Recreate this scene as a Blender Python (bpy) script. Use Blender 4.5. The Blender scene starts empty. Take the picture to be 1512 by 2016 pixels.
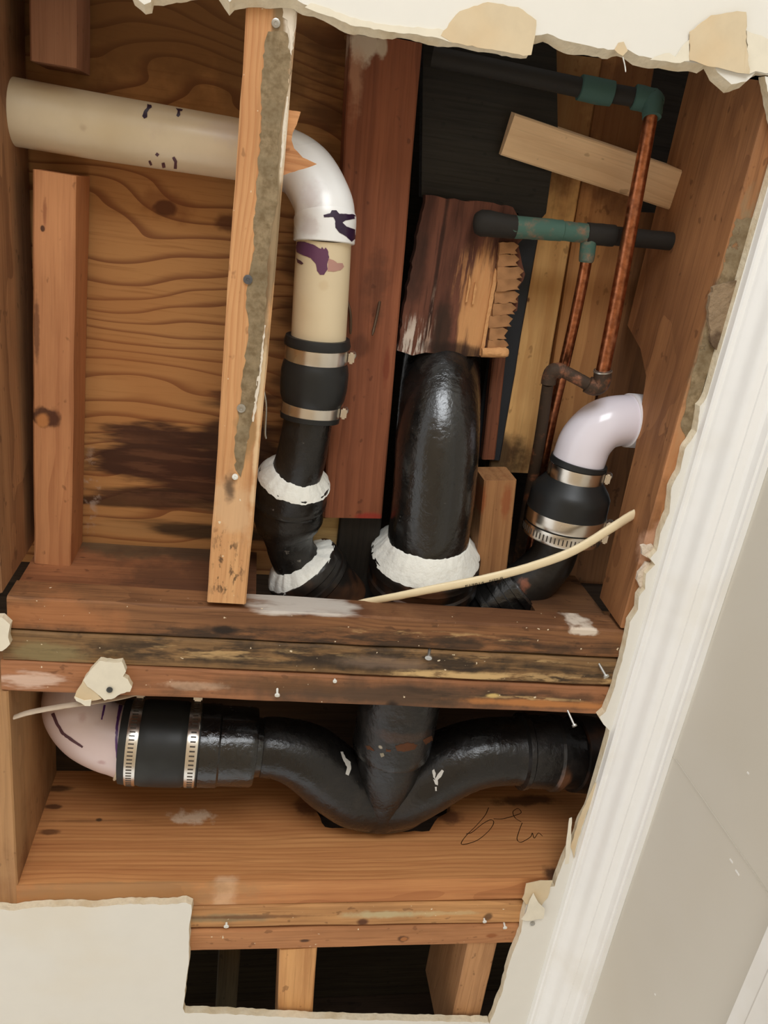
import bpy, bmesh, math, random
from mathutils import Vector, Matrix, noise as mnoise
from mathutils.geometry import tessellate_polygon, delaunay_2d_cdt
from mathutils.bvhtree import BVHTree

# ------------------------------------------------------------------ camera, light, exposure
SC = bpy.context.scene
COL = SC.collection
H = 2.40            # underside of the framing above the floor
CAMH = 0.70         # camera below the framing
F = 1560.0          # focal length in pixels of the 1512 x 2016 frame
_a = Vector((0.391, -0.1642, 0.1024))
M3 = Matrix.Rotation(_a.length, 3, _a.normalized())     # world (x right, y down the picture, z up into the ceiling) -> camera
CAM = Vector((0, 0, H - CAMH))
cd = bpy.data.cameras.new('camera'); co = bpy.data.objects.new('camera', cd); COL.objects.link(co)
cd.sensor_fit = 'VERTICAL'; cd.sensor_height = 36; cd.lens = F / 2016 * 36; cd.clip_start = .01
R = Matrix((M3[0], -M3[1], -M3[2])).transposed()
co.matrix_world = Matrix.Translation(CAM) @ R.to_4x4()
SC.camera = co
SC.view_settings.view_transform = 'Standard'; SC.view_settings.look = 'None'
SC.view_settings.gamma = 1; SC.view_settings.use_curve_mapping = False
SC.view_settings.exposure = 0.0
wd = bpy.data.worlds.new('world'); SC.world = wd; wd.use_nodes = True
wd.node_tree.nodes['Background'].inputs[0].default_value = (1.0, .985, .955, 1)
wd.node_tree.nodes['Background'].inputs[1].default_value = 1.05
def area(name, loc, tgt, sx, sy, power, col):
    l = bpy.data.lights.new(name, 'AREA'); l.shape = 'RECTANGLE'; l.size = sx; l.size_y = sy; l.energy = power; l.color = col
    o = bpy.data.objects.new(name, l); COL.objects.link(o); o.location = loc
    o.rotation_euler = (Vector(tgt) - Vector(loc)).to_track_quat('-Z', 'Y').to_euler()
area('window_daylight', (.05, -1.75, 1.05), (.1, .35, H), 1.1, 1.0, 32, (.92, .96, 1))

# ------------------------------------------------------------------ helpers
def ray(px, py): return M3.transposed() @ Vector(((px - 756) / F, (py - 1008) / F, 1))
def P(px, py, w=0.0):                       # the point of height w above the framing's underside
    d = ray(px, py); return CAM + d * ((CAMH + w) / d.z)
def PX(px, py, x): d = ray(px, py); return CAM + d * (x / d.x)
def PY(px, py, y): d = ray(px, py); return CAM + d * (y / d.y)
def mpp(p): return (M3 @ (p - CAM)).z / F   # metres per pixel at a point
def rnd(s): return random.Random(s)

def link(name, me, mats=(), parent=None, mw=None):
    o = bpy.data.objects.new(name, me); COL.objects.link(o)
    for m in mats: me.materials.append(m)
    if mw is not None: o.matrix_world = mw
    if parent:
        o.parent = parent
        if parent.matrix_world != Matrix.Identity(4): o.matrix_parent_inverse = parent.matrix_world.inverted()
    return o
def fin(bm, name, mats=(), parent=None, mw=None, ang=35, smooth=True):
    bmesh.ops.recalc_face_normals(bm, faces=bm.faces)
    me = bpy.data.meshes.new(name); bm.to_mesh(me); bm.free()
    if smooth:
        for p in me.polygons: p.use_smooth = True
        me.set_sharp_from_angle(angle=math.radians(ang))
    return link(name, me, mats, parent, mw)
def tag(o, label, cat=None, group=None, kind=None):
    o['label'] = label
    if cat: o['category'] = cat
    if group: o['group'] = group
    if kind: o['kind'] = kind
    return o
def root(name, loc):
    o = bpy.data.objects.new(name, None); COL.objects.link(o); o.empty_display_size = .02
    o.matrix_world = Matrix.Translation(loc); return o

def board(name, a, b, width, depth, wa=0.0, wb=None, parent=None, seed=1, wob=.0006, ch=.0016, roll=0, n=None, cut=0):
    """a, b: pixel centres of the front face at its two ends; local X runs along the board."""
    wb = wa if wb is None else wb
    A, B = P(a[0], a[1], wa), P(b[0], b[1], wb)
    L = (B - A).length; X = (B - A).normalized(); Z = Vector((0, 0, 1)); Z = (Z - X * Z.dot(X)).normalized()
    if roll: Z = Matrix.Rotation(roll, 3, X) @ Z
    Y = Z.cross(X)
    mw = Matrix((X, Y, Z)).transposed().to_4x4(); mw.translation = A
    bm = bmesh.new(); n = n or max(4, int(L / .02)); hw = width / 2; c = ch
    ring0 = [(-hw + c, 0), (hw - c, 0), (hw, c), (hw, depth - c), (hw - c, depth), (-hw + c, depth), (-hw, depth - c), (-hw, c)]
    rows = []
    for i in range(n + 1):
        x = L * i / n; r = []
        for k, (y, z) in enumerate(ring0):
            q = Vector((x * 14 + seed * 7.3, y * 30, z * 30 + seed))
            j = mnoise.noise_vector(q) * wob + mnoise.noise_vector(q * 6) * wob * .5
            xx = x
            if i == 0: xx = 0
            if i == n: xx = L + cut * y
            r.append(bm.verts.new((xx, y + j.y, z + j.z)))
        rows.append(r)
    for i in range(n):
        for k in range(8): bm.faces.new((rows[i][k], rows[i][(k + 1) % 8], rows[i + 1][(k + 1) % 8], rows[i + 1][k]))
    bm.faces.new(rows[0]); bm.faces.new(rows[-1][::-1])
    return fin(bm, name, (), parent, mw, 25)

def rough(pts, step, amp, seed, skip=()):
    """densify a pixel outline and give it a torn edge; segments listed in skip stay straight"""
    r = rnd(seed); out = []
    for i, p in enumerate(pts):
        q = pts[(i + 1) % len(pts)]; out.append(p)
        if i in skip: continue
        d = math.hypot(q[0] - p[0], q[1] - p[1]); n = int(d / step)
        for k in range(1, n):
            t = k / n; out.append((p[0] + (q[0] - p[0]) * t + r.uniform(-amp, amp), p[1] + (q[1] - p[1]) * t + r.uniform(-amp, amp)))
    return out
def caps(bm, va, vb):
    for t in tessellate_polygon([[v.co for v in va]]):
        try:
            bm.faces.new([va[i] for i in t]); bm.faces.new([vb[i] for i in t])
        except ValueError: pass
def decal(name, o, pts, m, step=5, amp=1.0, seed=1, parent=None, off=.0003, rgh=True):
    """a thin film (paint, plaster, primer) lying on o's surface; outline given where the photograph shows it"""
    q = rough(pts, step, amp, seed) if rgh else pts
    V_, F_ = [], []
    for ob in (o if isinstance(o, list) else [o]):
        b0 = len(V_); V_ += [ob.matrix_world @ v.co for v in ob.data.vertices]; F_ += [tuple(i + b0 for i in p.vertices) for p in ob.data.polygons]
    if isinstance(o, list): o = o[0]
    dg = BVHTree.FromPolygons(V_, F_)
    x0, x1 = min(p[0] for p in q), max(p[0] for p in q); y0, y1 = min(p[1] for p in q), max(p[1] for p in q)
    ins = []; g = max(step, 3.0)
    def inside(x, y):
        c = False; j = len(q) - 1
        for i in range(len(q)):
            if (q[i][1] > y) != (q[j][1] > y) and x < (q[j][0] - q[i][0]) * (y - q[i][1]) / (q[j][1] - q[i][1]) + q[i][0]: c = not c
            j = i
        return c
    y = y0 + g / 2
    while y < y1:
        x = x0 + g / 2
        while x < x1:
            if inside(x, y): ins.append((x, y))
            x += g
        y += g
    P2 = [Vector(p) for p in q] + [Vector(p) for p in ins]; nq = len(q)
    r_ = delaunay_2d_cdt(P2, [], [list(range(nq))], 1, 1e-4)
    bm = bmesh.new(); vs = []
    for p in r_[0]:
        d = ray(p.x, p.y).normalized(); h = dg.ray_cast(CAM, d)
        if h[0] is None: vs.append(None); continue
        nn = h[1] if h[1].dot(d) < 0 else -h[1]
        vs.append(bm.verts.new(h[0] + nn * off))
    for f in r_[2]:
        t = [vs[i] for i in f]
        if None in t: continue
        if max((a.co - b.co).length for a in t for b in t) > .03: continue
        try: bm.faces.new(t)
        except ValueError: pass
    if not bm.faces: bm.free(); print('empty decal', name, pts[0]); return None
    return fin(bm, name, (m,), parent or o)
def prism(name, A, B, mats=(), parent=None, side=0, ang=30):
    """A: front outline, B: back outline (world points, same count)"""
    o = sum(A, Vector()) / len(A); bm = bmesh.new()
    va = [bm.verts.new(p - o) for p in A]; vb = [bm.verts.new(p - o) for p in B]; n = len(A)
    caps(bm, va, vb)
    for i in range(n):
        f = bm.faces.new((va[i], vb[i], vb[(i + 1) % n], va[(i + 1) % n])); f.material_index = side
    return fin(bm, name, mats, parent, Matrix.Translation(o), ang)
def plate(name, pts, w0, w1, mats=(), parent=None, side=0, grow=None, seed=0):
    A = [P(x, y, w0) for x, y in pts]; B = [Vector((p.x, p.y, H + w1)) for p in A]
    if grow:
        r = rnd(seed); c = sum(A, Vector()) / len(A)
        for i, p in enumerate(B):
            g = grow(pts[i], r); p.x += g[0]; p.y += g[1]
    return prism(name, A, B, mats, parent, side)

def crom(pts, k=16):
    V = [Vector(p) for p in pts]; out = []
    for i in range(len(V) - 1):
        p0 = V[max(i - 1, 0)] if i > 0 else V[0] * 2 - V[1]
        p1, p2 = V[i], V[i + 1]; p3 = V[i + 2] if i + 2 < len(V) else V[-1] * 2 - V[-2]
        for j in range(k):
            t = j / k
            out.append(.5 * ((2 * p1) + (p2 - p0) * t + (2 * p0 - 5 * p1 + 4 * p2 - p3) * t * t + (3 * p1 - p0 - 3 * p2 + p3) * t ** 3))
    out.append(V[-1]); return out
class Path:
    def __init__(s, pts, k=16):
        s.k = k; s.c = crom([P(*p) if not isinstance(p, Vector) else p for p in pts], k); n = len(s.c); s.T = []
        for i in range(n): s.T.append((s.c[min(i + 1, n - 1)] - s.c[max(i - 1, 0)]).normalized())
        t = s.T[0]; u = Vector((0, 0, -1)); u = (u - t * u.dot(t))
        if u.length < .1: u = Vector((0, 1, 0)) - t * t.y
        s.U = [u.normalized()]
        for i in range(1, n):
            u = s.U[-1] - s.T[i] * s.U[-1].dot(s.T[i]); s.U.append(u.normalized())
    def at(s, t):                            # t counts control points
        f = min(max(t * s.k, 0), len(s.c) - 1); i = min(int(f), len(s.c) - 2); q = f - i
        p = s.c[i].lerp(s.c[i + 1], q); T = s.T[i].lerp(s.T[i + 1], q).normalized(); U = s.U[i].lerp(s.U[i + 1], q); U = (U - T * U.dot(T)).normalized()
        return p, T, U, T.cross(U)
    def frame(s, t, ang, r):
        p, T, U, V = s.at(t); d = U * math.cos(ang) + V * math.sin(ang); return p + d * r, d, T
    def ringang(s, t, px, py):               # angle whose direction points towards a pixel
        p, T, U, V = s.at(t); d = ray(px, py); q = CAM + d * ((p - CAM).dot(d) / d.dot(d)) - p; return math.atan2(q.dot(V), q.dot(U))
def sweep(name, path, prof, mats=(), parent=None, seg=40, jit=0.0, seed=0, ang=30, flat=None, px=True, jt=0.0, flatu=1.0):
    """prof: [(t, radius)] along the path; radius in pixels at that depth (px=True) or metres"""
    full = [];
    for i, (t, r) in enumerate(prof):
        full.append((t, r))
        if i + 1 < len(prof):
            t2, r2 = prof[i + 1]; n = int(abs(t2 - t) * 8)
            for k in range(1, n): full.append((t + (t2 - t) * k / n, r + (r2 - r) * k / n))
    o = path.at((prof[0][0] + prof[-1][0]) / 2)[0].copy(); bm = bmesh.new(); rows = []
    for i, (t, r) in enumerate(full):
        p, T, U, V = path.at(t); rr = r * mpp(p) if px else r; row = []
        for k in range(seg):
            a = 2 * math.pi * k / seg; ca, sa = math.cos(a), math.sin(a)
            j = 0; jl = 0
            if jit: j = jit * mnoise.noise(Vector((ca * 3 + seed, sa * 3, i * .9 + seed * 3))) + jit * .6 * mnoise.noise(Vector((ca * 11 + seed, sa * 11, i * 2.3)))
            if jt: jl = jt * mnoise.noise(Vector((ca * 4 + seed * 2, sa * 4, seed + .3))) + jt * .7 * mnoise.noise(Vector((ca * 13 + seed * 2, sa * 13, seed + .3)))
            d = U * ca * flatu + V * sa * (flat or 1)
            row.append(bm.verts.new(p + d * (rr + j) + T * jl - o))
        rows.append(row)
    for i in range(len(rows) - 1):
        for k in range(seg): bm.faces.new((rows[i][k], rows[i][(k + 1) % seg], rows[i + 1][(k + 1) % seg], rows[i + 1][k]))
    bm.faces.new(rows[0][::-1]); bm.faces.new(rows[-1])
    return fin(bm, name, mats, parent, Matrix.Translation(o), ang)
def obox(bm, c, X, Y, Z, sx, sy, sz):
    vs = [bm.verts.new(c + X * (sx * i) + Y * (sy * j) + Z * (sz * k)) for i in (-.5, .5) for j in (-.5, .5) for k in (-.5, .5)]
    for f in ((0, 1, 3, 2), (4, 6, 7, 5), (0, 4, 5, 1), (2, 3, 7, 6), (0, 2, 6, 4), (1, 5, 7, 3)): bm.faces.new([vs[i] for i in f])

# ------------------------------------------------------------------ materials
def lin(c): c /= 255.0; return c / 12.92 if c <= .04045 else ((c + .055) / 1.055) ** 2.4
def C(r, g, b, k=1.0): return (lin(r) * k, lin(g) * k, lin(b) * k, 1)
class NT:
    def __init__(s, name):
        s.m = bpy.data.materials.new(name); s.m.use_nodes = True; s.t = s.m.node_tree; s.b = s.t.nodes['Principled BSDF']
    def n(s, ty, ins=None, **kw):
        nd = s.t.nodes.new('ShaderNode' + ty)
        for k, v in kw.items(): setattr(nd, k, v)
        for k, v in (ins or {}).items(): s.put(nd.inputs[k], v)
        return nd
    def put(s, sock, v):
        if isinstance(v, bpy.types.NodeSocket): s.t.links.new(v, sock)
        else: sock.default_value = v
    def set(s, **kw):
        for k, v in kw.items(): s.put(s.b.inputs[k.replace('_', ' ')], v)
    def co(s, off=(0, 0, 0), sc=(1, 1, 1)):
        tc = s.n('TexCoord'); mp = s.n('Mapping', {'Vector': tc.outputs['Object'], 'Location': off, 'Scale': sc}); return mp.outputs[0]
    def noise(s, vec, scale, detail=3, rough=.55, dist=0): return s.n('TexNoise', {'Vector': vec, 'Scale': scale, 'Detail': detail, 'Roughness': rough, 'Distortion': dist}).outputs['Fac']
    def mr(s, v, a, b, c=0.0, d=1.0, smooth=True): return s.n('MapRange', {'Value': v, 1: a, 2: b, 3: c, 4: d}, interpolation_type='SMOOTHSTEP' if smooth else 'LINEAR', clamp=True).outputs[0]
    def mix(s, f, a, b, bt='MIX'):
        nd = s.n('Mix', None, data_type='RGBA', blend_type=bt); s.put(nd.inputs[0], f); s.put(nd.inputs[6], a); s.put(nd.inputs[7], b); return nd.outputs[2]
    def mul(s, a, b): return s.n('Math', {0: a, 1: b}, operation='MULTIPLY').outputs[0]
    def add(s, a, b): return s.n('Math', {0: a, 1: b}, operation='ADD').outputs[0]
    def mx(s, a, b): return s.n('Math', {0: a, 1: b}, operation='MAXIMUM').outputs[0]
    def blob(s, vec, c, r, soft=.35, nvec=None, namp=.5):
        v = s.n('VectorMath', {0: vec, 1: tuple(c)}, operation='SUBTRACT').outputs[0]
        v = s.n('VectorMath', {0: v, 1: tuple(1 / max(x, 1e-5) for x in r)}, operation='MULTIPLY').outputs[0]
        l = s.n('VectorMath', {0: v}, operation='LENGTH').outputs['Value']
        if nvec is not None: l = s.add(l, s.mul(s.add(nvec, -.5), namp * 4))
        return s.mr(l, 1 + soft, 1 - soft)
    def bump(s, h, strength=.3, dist=.001): s.put(s.b.inputs['Normal'], s.n('Bump', {'Height': h, 'Strength': strength, 'Distance': dist}).outputs[0])
def loc(o, px, py, w=None, pt=None):
    p = pt if pt is not None else P(px, py, w or 0); return o.matrix_world.inverted() @ p
def stain(o, px, py, rx, ry, col, op=1.0, soft=.4, w=0.0, namp=.5, nsc=(30, 30, 30), speck=None, pt=None, rz=.2):
    """a mark on object o at a pixel; rx, ry in pixels along the object's local X and Y"""
    p = pt if pt is not None else P(px, py, w); k = mpp(p)
    return dict(c=loc(o, 0, 0, pt=p), r=(rx * k, ry * k, rz), col=col, op=op, soft=soft, namp=namp, nsc=nsc, speck=speck)
def add_stains(N, col, stains, seed=0):
    base = N.co()
    for i, s in enumerate(stains):
        nv = N.noise(N.co((seed * 1.7 + i * 3.1, i, 2), s['nsc']), 1.0, 4, .6)
        f = N.blob(base, s['c'], s['r'], s['soft'], nv, s['namp'])
        if s['speck']:
            sc, lo, hi = s['speck']; f = N.mul(f, N.mr(N.noise(N.co((i, seed, 5), sc), 1.0, 5, .65), lo, hi))
        col = N.mix(N.mul(f, s['op']), col, s['col'])
    return col
def tone(c):
    l = .3 * c[0] + .55 * c[1] + .15 * c[2]; k = .08
    return ((c[0] * (1 - k) + l * k) * .98, (c[1] * (1 - k) + l * k) * 1.03, (c[2] * (1 - k) + l * k) * 1.0, 1)
def wood(o, light, dark, ring=55, dist=4.0, dsc=1.2, stretch=.10, rgh=.72, fib=.5, stains=(), seed=1, bump=.35, lo=.35, hi=.9, blot=.35, ringk=.4, crumbs=0.0):
    light, dark = tone(light), tone(dark)
    N = NT('wood_' + o.name); off = (seed * 3.71, seed * 1.37, seed * 2.11)
    wob = N.noise(N.co(off, (5, 14, 14)), 1.0, 2, .5)
    v = N.n('VectorMath', {0: N.co(off, (stretch, 1, .35)), 1: N.n('CombineXYZ', {'Y': N.mul(wob, .035)}).outputs[0]}, operation='ADD').outputs[0]
    wv = N.n('TexWave', {'Vector': v, 'Scale': ring, 'Distortion': dist * .5, 'Detail': 3.0, 'Detail Scale': dsc, 'Detail Roughness': .6}, wave_type='BANDS', bands_direction='Y', wave_profile='SAW').outputs['Fac']
    rf = N.mul(N.mr(wv, .35, 1.0), N.mr(N.noise(N.co(off, (3, 30, 30)), 1.0, 2), .35, .65, .15, 1.0))
    gr = N.noise(N.co(off, (2.2, 70, 70)), 1.0, 6, .7, .4)
    fb = N.noise(N.co(off, (12, 420, 420)), 1.0, 3, .6)
    bl = N.noise(N.co(off, (6, 20, 20)), 1.0, 4, .6)
    mid = tuple((a + b) / 2 for a, b in zip(light, dark))
    c = N.mix(N.mr(gr, .3, .7), light, mid)
    c = N.mix(N.mul(rf, ringk * 1.6), c, dark)
    c = N.mix(N.mr(fb, .5, .75, 0, fib * .8), c, tuple(x * .5 for x in dark[:3]) + (1,))
    c = N.mix(N.mr(bl, .42, .72, 0, blot), c, tuple(x * .7 for x in dark[:3]) + (1,))
    c = N.mix(N.mr(bl, .48, .25, 0, blot * .7), c, tuple(min(1, x * 1.2) for x in light[:3]) + (1,))
    c = N.mix(N.mr(N.noise(N.co(off, (60, 90, 90)), 1.0, 2), .66, .72, 0, .5), c, tuple(x * .45 for x in dark[:3]) + (1,))
    c = add_stains(N, c, stains, seed)
    if crumbs: c = N.mix(N.mr(N.noise(N.co(off, (1, 1, 1)), 170, 2, .4), .76 - crumbs, .79 - crumbs), c, C(224, 206, 176))
    N.set(Base_Color=c, Roughness=N.mr(fb, .2, .8, rgh - .1, rgh + .12), Specular_IOR_Level=.3)
    N.bump(N.add(N.mul(rf, -.3), N.add(N.mul(fb, .5), gr)), bump, .0009)
    o.data.materials.clear(); o.data.materials.append(N.m); return N.m
def plain(name, col, rough=.5, spec=.5, nsc=60, var=.25, bump=.1, bd=.0006, metal=0.0, stains=(), dirt=None, coat=0.0, speck=None):
    N = NT(name); a = N.noise(N.co(), nsc, 4, .6); b = N.noise(N.co((3, 1, 2)), nsc * .22, 3, .6)
    c = N.mix(N.mr(a, .35, .75, 0, var), col, tuple(x * .6 for x in col[:3]) + (1,))
    if dirt: c = N.mix(N.mul(N.mr(b, dirt[1], dirt[2]), dirt[3]), c, dirt[0])
    if speck: c = N.mix(N.mr(N.noise(N.co((9, 4, 1)), speck[1], 5, .7), speck[2], speck[3]), c, speck[0])
    c = add_stains(N, c, stains)
    N.set(Base_Color=c, Roughness=N.mr(b, .3, .7, max(.03, rough - .1), rough + .1), Specular_IOR_Level=spec, Metallic=metal)
    if coat: N.set(Coat_Weight=coat, Coat_Roughness=.12)
    N.bump(N.add(a, N.mul(b, 1.5)), bump, bd); return N.m
def setm(o, *ms):
    o.data.materials.clear()
    for m in ms: o.data.materials.append(m)

WHITE = plain('painted_drywall', C(232, 229, 220, 1.0), .75, .25, 25, .05, .08, .0008, dirt=(C(226, 214, 190), .5, .75, .35))
GYPSUM = plain('gypsum_core', C(226, 214, 188), .9, .1, 160, .3, .6, .002, dirt=(C(196, 172, 132), .45, .7, .5))
TANPAPER = plain('torn_backing_paper', C(218, 200, 168), .9, .1, 40, .2, .2, .001, dirt=(C(214, 180, 132), .48, .72, .6))
PALEPAPER = plain('pale_face_paper', C(232, 224, 204), .85, .15, 60, .15, .3, .0012)
IRON = plain('coated_cast_iron', C(27, 25, 23), .34, .5, 110, .5, .7, .0012, dirt=(C(46, 39, 32), .55, .75, .5), speck=(C(104, 100, 94), 90, .66, .72))
IRONGLOSS = plain('glossy_coated_iron', C(21, 20, 19), .24, .6, 130, .5, .9, .0011, dirt=(C(40, 35, 30), .55, .78, .5), speck=(C(88, 84, 78), 110, .68, .74), coat=.35)
IRONRUST = plain('rusty_cast_iron', C(27, 23, 20), .42, .5, 60, .5, .6, .0013, dirt=(C(96, 60, 36), .46, .66, .75))
RUBBER = plain('black_rubber', C(33, 34, 34), .5, .4, 45, .3, .12, .0006, dirt=(C(52, 54, 53), .5, .75, .5))
STEEL = plain('stainless_band', C(226, 220, 210), .2, .5, 30, .1, .03, .0003, metal=1.0)
SLOT = plain('slot_shadow', C(74, 66, 58), .6, .3)
ZINC = plain('zinc_screw', C(190, 188, 182), .35, .5, 200, .3, .1, .0003, metal=.9)
RUSTNAIL = plain('dark_nail', C(88, 66, 48), .55, .4, 200, .4, .2, .0003, metal=.5)
SEAL = plain('white_joint_compound', C(236, 236, 228), .65, .35, 90, .12, .8, .0025, dirt=(C(206, 202, 190), .5, .75, .5))

# ------------------------------------------------------------------ the setting
UW = .477                                             # the wall's face
# wall on the right, its crown moulding and the casing on it
def quadbox(name, x0, x1, y0, y1, z0, z1, m, parent=None):
    bm = bmesh.new(); obox(bm, Vector((0, 0, 0)), Vector((1, 0, 0)), Vector((0, 1, 0)), Vector((0, 0, 1)), x1 - x0, y1 - y0, z1 - z0)
    return fin(bm, name, (m,), parent, Matrix.Translation(((x0 + x1) / 2, (y0 + y1) / 2, (z0 + z1) / 2)))
NW = NT('eggshell_wall_paint'); a_ = NW.noise(NW.co(), 90, 3); b_ = NW.noise(NW.co(), 5, 2)
NW.set(Base_Color=NW.mix(NW.mr(b_, .3, .7), C(216, 211, 199), C(211, 205, 191)), Roughness=.5, Specular_IOR_Level=.35); NW.bump(NW.add(a_, b_), .08, .001)
wall = tag(quadbox('wall_right', UW, UW + .1, -2.2, 2.4, 0, H - .0005, NW.m), 'beige painted wall right of the white crown moulding', kind='structure')
TRIM = plain('white_trim_paint', C(243, 242, 238), .38, .45, 40, .06, .06, .0006, dirt=(C(226, 220, 206), .5, .75, .4))
prof = [(.432, -.0096), (.432, -.0175), (.4335, -.0195), (.4370, -.0200), (.4378, -.0225), (.4392, -.0248), (.4425, -.0275), (.4450, -.0310), (.4466, -.0350), (.4480, -.0395),
        (.4500, -.0432), (.4530, -.0458), (.4562, -.0470), (.4568, -.0490), (.4600, -.0505), (.4640, -.0520), (.4665, -.0545), (.4678, -.0580), (.4684, -.0610), (.4705, -.0615), (.4710, -.0650), (UW - .0002, -.0655), (UW - .0002, -.0096)]
bm = bmesh.new(); rows = []
for i in range(61):
    y = -1.2 + 3.2 * i / 60
    rows.append([bm.verts.new((x + mnoise.noise(Vector((y * 9, k * .2, 0))) * .0004, y, z + H)) for k, (x, z) in enumerate(prof)])
for i in range(60):
    for k in range(len(prof)): bm.faces.new((rows[i][k], rows[i][(k + 1) % len(prof)], rows[i + 1][(k + 1) % len(prof)], rows[i + 1][k]))
tag(fin(bm, 'trim_1', (TRIM,), ang=24), 'white crown moulding where wall meets ceiling', kind='structure')
# horizontal casing at the bottom right, on the wall
p1, p2 = PX(1512, 1878, UW), PX(1440, 2016, UW)
cz = (p1.z + p2.z) / 2
bm = bmesh.new(); prof2 = [(0, 0), (-.010, -.001), (-.013, -.004), (-.013, -.020), (-.016, -.024), (-.016, -.060), (-.019, -.066), (-.019, -.085), (0, -.085)]
rows = [[bm.verts.new((UW + x, y, cz + z)) for x, z in prof2] for y in (p1.y - .9, p2.y + .9)]
for k in range(len(prof2)): bm.faces.new((rows[0][k], rows[0][(k + 1) % len(prof2)], rows[1][(k + 1) % len(prof2)], rows[1][k]))
bm.faces.new(rows[0]); bm.faces.new(rows[1][::-1])
tag(fin(bm, 'trim_2', (TRIM,)), 'white head casing on the wall at the lower right corner', kind='structure')
# seam crack and paint chips of the wall
a1, a2 = PX(1318, 1478, UW - .0004), PX(1514, 1762, UW - .0004)
bm = bmesh.new(); d = (a2 - a1); L = d.length; X = d.normalized(); Yv = Vector((0, 1, 0)); Yv = (Yv - X * Yv.dot(X)).normalized(); Zv = X.cross(Yv)
for i in range(40):
    c = a1 + d * ((i + .5) / 40) + Yv * mnoise.noise(Vector((i * .3, 0, 0))) * .0006
    obox(bm, c, X, Yv, Zv, L / 38, .0012, .0005)
fin(bm, 'seam_ridge', (NW.m,), wall)
for k, (x, y, s) in enumerate(((1440, 1695, 9), (1452, 1718, 12), (1473, 1522, 5), (1290, 1958, 4))):
    p = PX(x, y, UW); bm = bmesh.new(); obox(bm, Vector(), X, Yv, Zv, s * .0005, .0016, .0012); fin(bm, 'paint_chip', (TRIM,), wall, Matrix.Translation(p))
floor = quadbox('floor', -2.6, UW, -2.2, 2.4, -.05, 0, plain('floor_boards', C(206, 186, 160), .4, .4, 8, .3, .1))
tag(floor, 'plain light wooden floor of the room below', kind='structure')

# ceiling drywall with the torn opening
ceil = root('ceiling', Vector((0, 0, H))); tag(ceil, 'white painted drywall ceiling torn open around the framing', kind='structure')
DW = .0095; XA0 = P(8, 1171).x
upper = [(-1500, -40), (250, -38), (262, -8), (275, 2), (284, 9), (297, 4), (300, -12), (430, -25), (452, 4), (462, -6), (580, -4), (598, 8), (640, 22), (690, 44), (760, 56), (850, 66), (880, 72), (960, 84), (1035, 96), (1046, 96), (1053, 70), (1078, 66), (1100, 76), (1150, 88), (1197, 98), (1226, 94), (1258, 110), (1300, 117), (1340, 119), (1386, 128), (1400, 118), (1412, 142), (1440, 166), (1470, 160), (1488, 142), (1500, 146)]
UP = rough(upper, 9, 1.3, 4, skip=(0, len(upper) - 1))
A = [P(x, y, -DW) for x, y in UP]; topn = len(A); A[0] = Vector((-2.6, A[1].y, H - DW)); ya = A[1].y
A += [Vector((.43, A[-1].y, H - DW)), Vector((UW, A[-1].y, H - DW)), Vector((UW, -2.2, H - DW)), Vector((-2.6, -2.2, H - DW))]
r = rnd(8); B = []
for i, p in enumerate(A):
    q = Vector((p.x, p.y, H - .0004))
    if 0 < i < topn - 1: q.y += .0055 + .003 * mnoise.noise(Vector((p.x * 45, 3, 1)))
    B.append(q)
prism('drywall_sheet', A, B, (WHITE, GYPSUM), ceil, 1)
lower = [(-1500, 1784), (0, 1790), (28, 1793), (62, 1787), (130, 1784), (190, 1786), (250, 1780), (330, 1781), (366, 1777), (377, 1782), (377, 1800), (372, 1830), (372, 1890), (366, 1940), (360, 1985), (364, 1994), (440, 1996), (560, 2003), (700, 2008), (830, 2010), (962, 2013), (968, 2020)]
LO = rough(lower, 8, 1.0, 9, skip=(0, len(lower) - 1))
A = [P(x, y, -DW) for x, y in LO]; n0 = len(A); A[0] = Vector((-2.6, A[1].y, H - DW)); yz = A[1].y
A += [Vector((.36, A[-1].y + .05, H - DW)), Vector((.36, 2.4, H - DW)), Vector((-2.6, 2.4, H - DW))]
B = []
for i, p in enumerate(A):
    q = Vector((p.x, p.y, H - .0004))
    if 0 < i < n0 - 1:
        yy = LO[i]
        if yy[1] < 1800 and yy[0] < 372: q.y -= .0004 + .0008 * mnoise.noise(Vector((p.x * 50, 3, 1)))
        elif yy[1] < 1990: q.x += .0010 + .0012 * mnoise.noise(Vector((p.y * 60, 3, 1)))
        else: q.y -= .0004 + .0008 * mnoise.noise(Vector((p.x * 50, 3, 1)))
    B.append(q)
prism('drywall_sheet', A, B, (WHITE, GYPSUM), ceil, 1)
xs = XA0 - .06
bk = [Vector((-2.6, ya + .0005, H - DW)), Vector((xs, ya + .0005, H - DW)), Vector((xs, yz - .0005, H - DW)), Vector((-2.6, yz - .0005, H - DW))]
prism('drywall_sheet', bk, [p + Vector((0, 0, .009)) for p in bk], (WHITE, GYPSUM), ceil, 1)
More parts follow.
